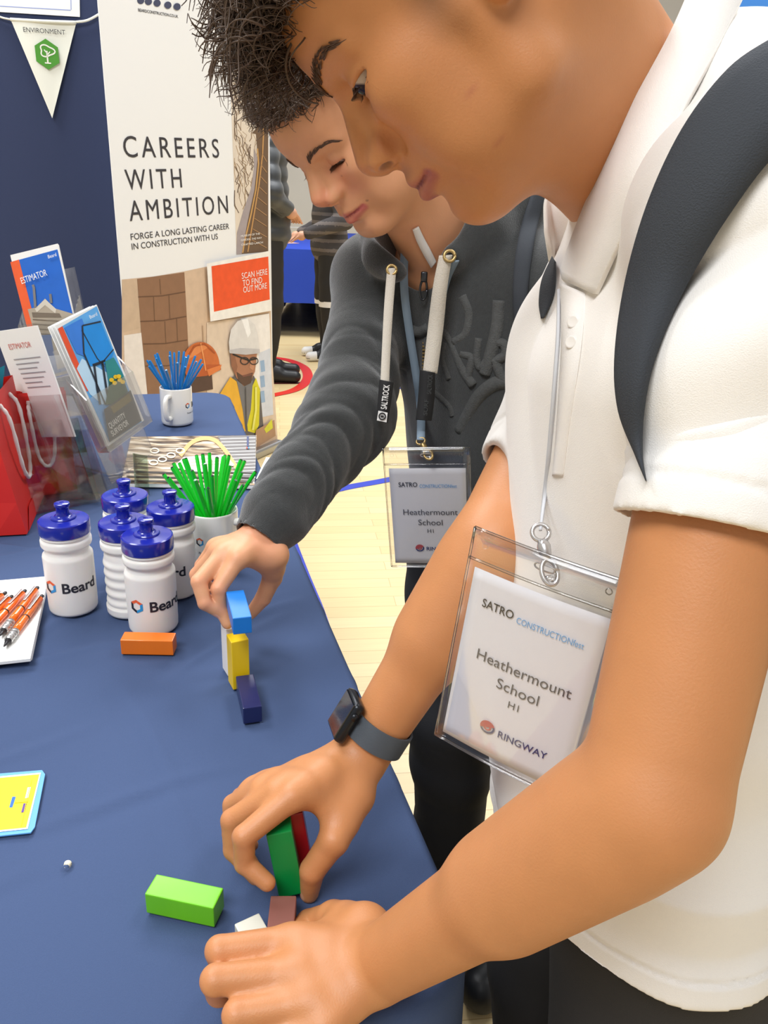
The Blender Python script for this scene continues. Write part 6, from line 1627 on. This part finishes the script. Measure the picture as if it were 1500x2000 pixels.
# clip and lanyards
def clip(t, top, slot, m=M_sil):
    top = np.asarray(top); slot = np.asarray(slot); d = unit(slot - top); s = unit(np.cross(d, FW)); L = np.linalg.norm(slot - top)
    mb = MB(); mb.tube([top + .006 * (math.cos(a) * s + math.sin(a) * d) for a in np.linspace(0, 6.28, 22)], .0016, 8)
    mb.tube([top + d * x for x in (.006, .010, .016, .020)], [.0035, .0048, .0042, .0028], 12)
    c = top + d * .029; mb.tube([c + .009 * (math.cos(a) * s * .6 + math.sin(a) * d) for a in np.linspace(0, 6.28, 26)], .0017, 8); mb.build('lobster_clip', m, t, smooth=True)
    mb = MB(); a, b = top + d * .036, slot + d * .004; e_ = s * .005; V, F = ribbon([a - e_, (a + b) / 2 - e_, b - e_], [a + e_, (a + b) / 2 + e_, b + e_], .001); mk('vinyl_loop', V, F, clear_plastic('vinyl', .2, .1), t)
clip(tA, P(1056, 1040, .558), BA(.056, .148 + .020, .003))
lp = [(1056, 1034), (1062, 970), (1071, 880), (1081, 760), (1089, 650), (1091, 565)]; 
hang('lanyard', [(x - 3, y) for x, y in lp], [(x + 3, y) for x, y in lp], [.556] + [skS.depth(x, y) - .004 for x, y in lp[1:]], [.556] + [skS.depth(x + 3, y) - .004 for x, y in lp[1:]], .0015, mat('grey_lanyard', (200, 202, 206), .7), parent=tA)
clip(tB, P(822, 862, 1.085), BBf(.056, .148 + .020, .003), M_zip)
M_lan = mat('pale_blue_lanyard', (132, 150, 166), .7, bump=.2, bscale=800)
la = [(800, 428), (790, 500), (790, 570), (800, 650), (814, 740), (822, 800), (822, 858)]
dl = [1.075] + [hit(hp, x, y, .7, 1.7) - .007 for x, y in la[1:-1]] + [1.084]; dl[1] = min(dl[1], 1.085); 
hang('lanyard', [(x - 8, y) for x, y in la], [(x + 8, y) for x, y in la], dl, dl, .0015, M_lan, parent=tB)
lb = [(890, 510), (872, 550), (856, 620), (838, 720), (826, 800)]; dl = [hit(hp, x, y, .7, 1.7) - .005 for x, y in lb]
hang('lanyard', [(x - 7, y) for x, y in lb], [(x + 7, y) for x, y in lb], dl, dl, .0015, M_lan, parent=tB)

# smartwatch
ax_ = unit(eR - wR); wc = wR + ax_ * .030; od = P(655, 1392, .72) - wc; od = unit(od - ax_ * (od @ ax_)); sd = np.cross(ax_, od)
t = thing('smartwatch', wc, 'black smartwatch with a slate grey strap on the arm near the green block', 'watch')
M_str = mat('slate_strap', (72, 80, 88), .6, bump=.1, bscale=500); M_case = mat('watch_case', (40, 42, 46), .3, metal=.6); M_glass = mat('watch_glass', (14, 15, 18), .05, coat=1)
n = 60; V = []
for rr, w_ in ((.0295, -.011), (.0318, -.0112), (.0318, .0112), (.0295, .011)):
    for i in range(n):
        a = 2 * math.pi * i / n; V.append(wc + ax_ * w_ + rr * (math.cos(a) * od * .98 + math.sin(a) * sd))
F = [(k * n + i, k * n + (i + 1) % n, ((k + 1) % 4) * n + (i + 1) % n, ((k + 1) % 4) * n + i) for k in range(4) for i in range(n)]
shade_auto(mk('strap', V, F, M_str, t))
Rw = np.stack([ax_, sd, od], 1); MB().box(wc + od * .0355, (.041, .035, .0105), Rw, bev=.0042).build('case', M_case, t, smooth=True)
MB().box(wc + od * .0405, (.036, .030, .002), Rw, bev=.0009).build('screen', M_glass, t)
MB().tube([wc + od * .036 + sd * .0175 + ax_ * .009, wc + od * .036 + sd * .0195 + ax_ * .009], .0035, 16).build('crown', M_case, t, smooth=True)
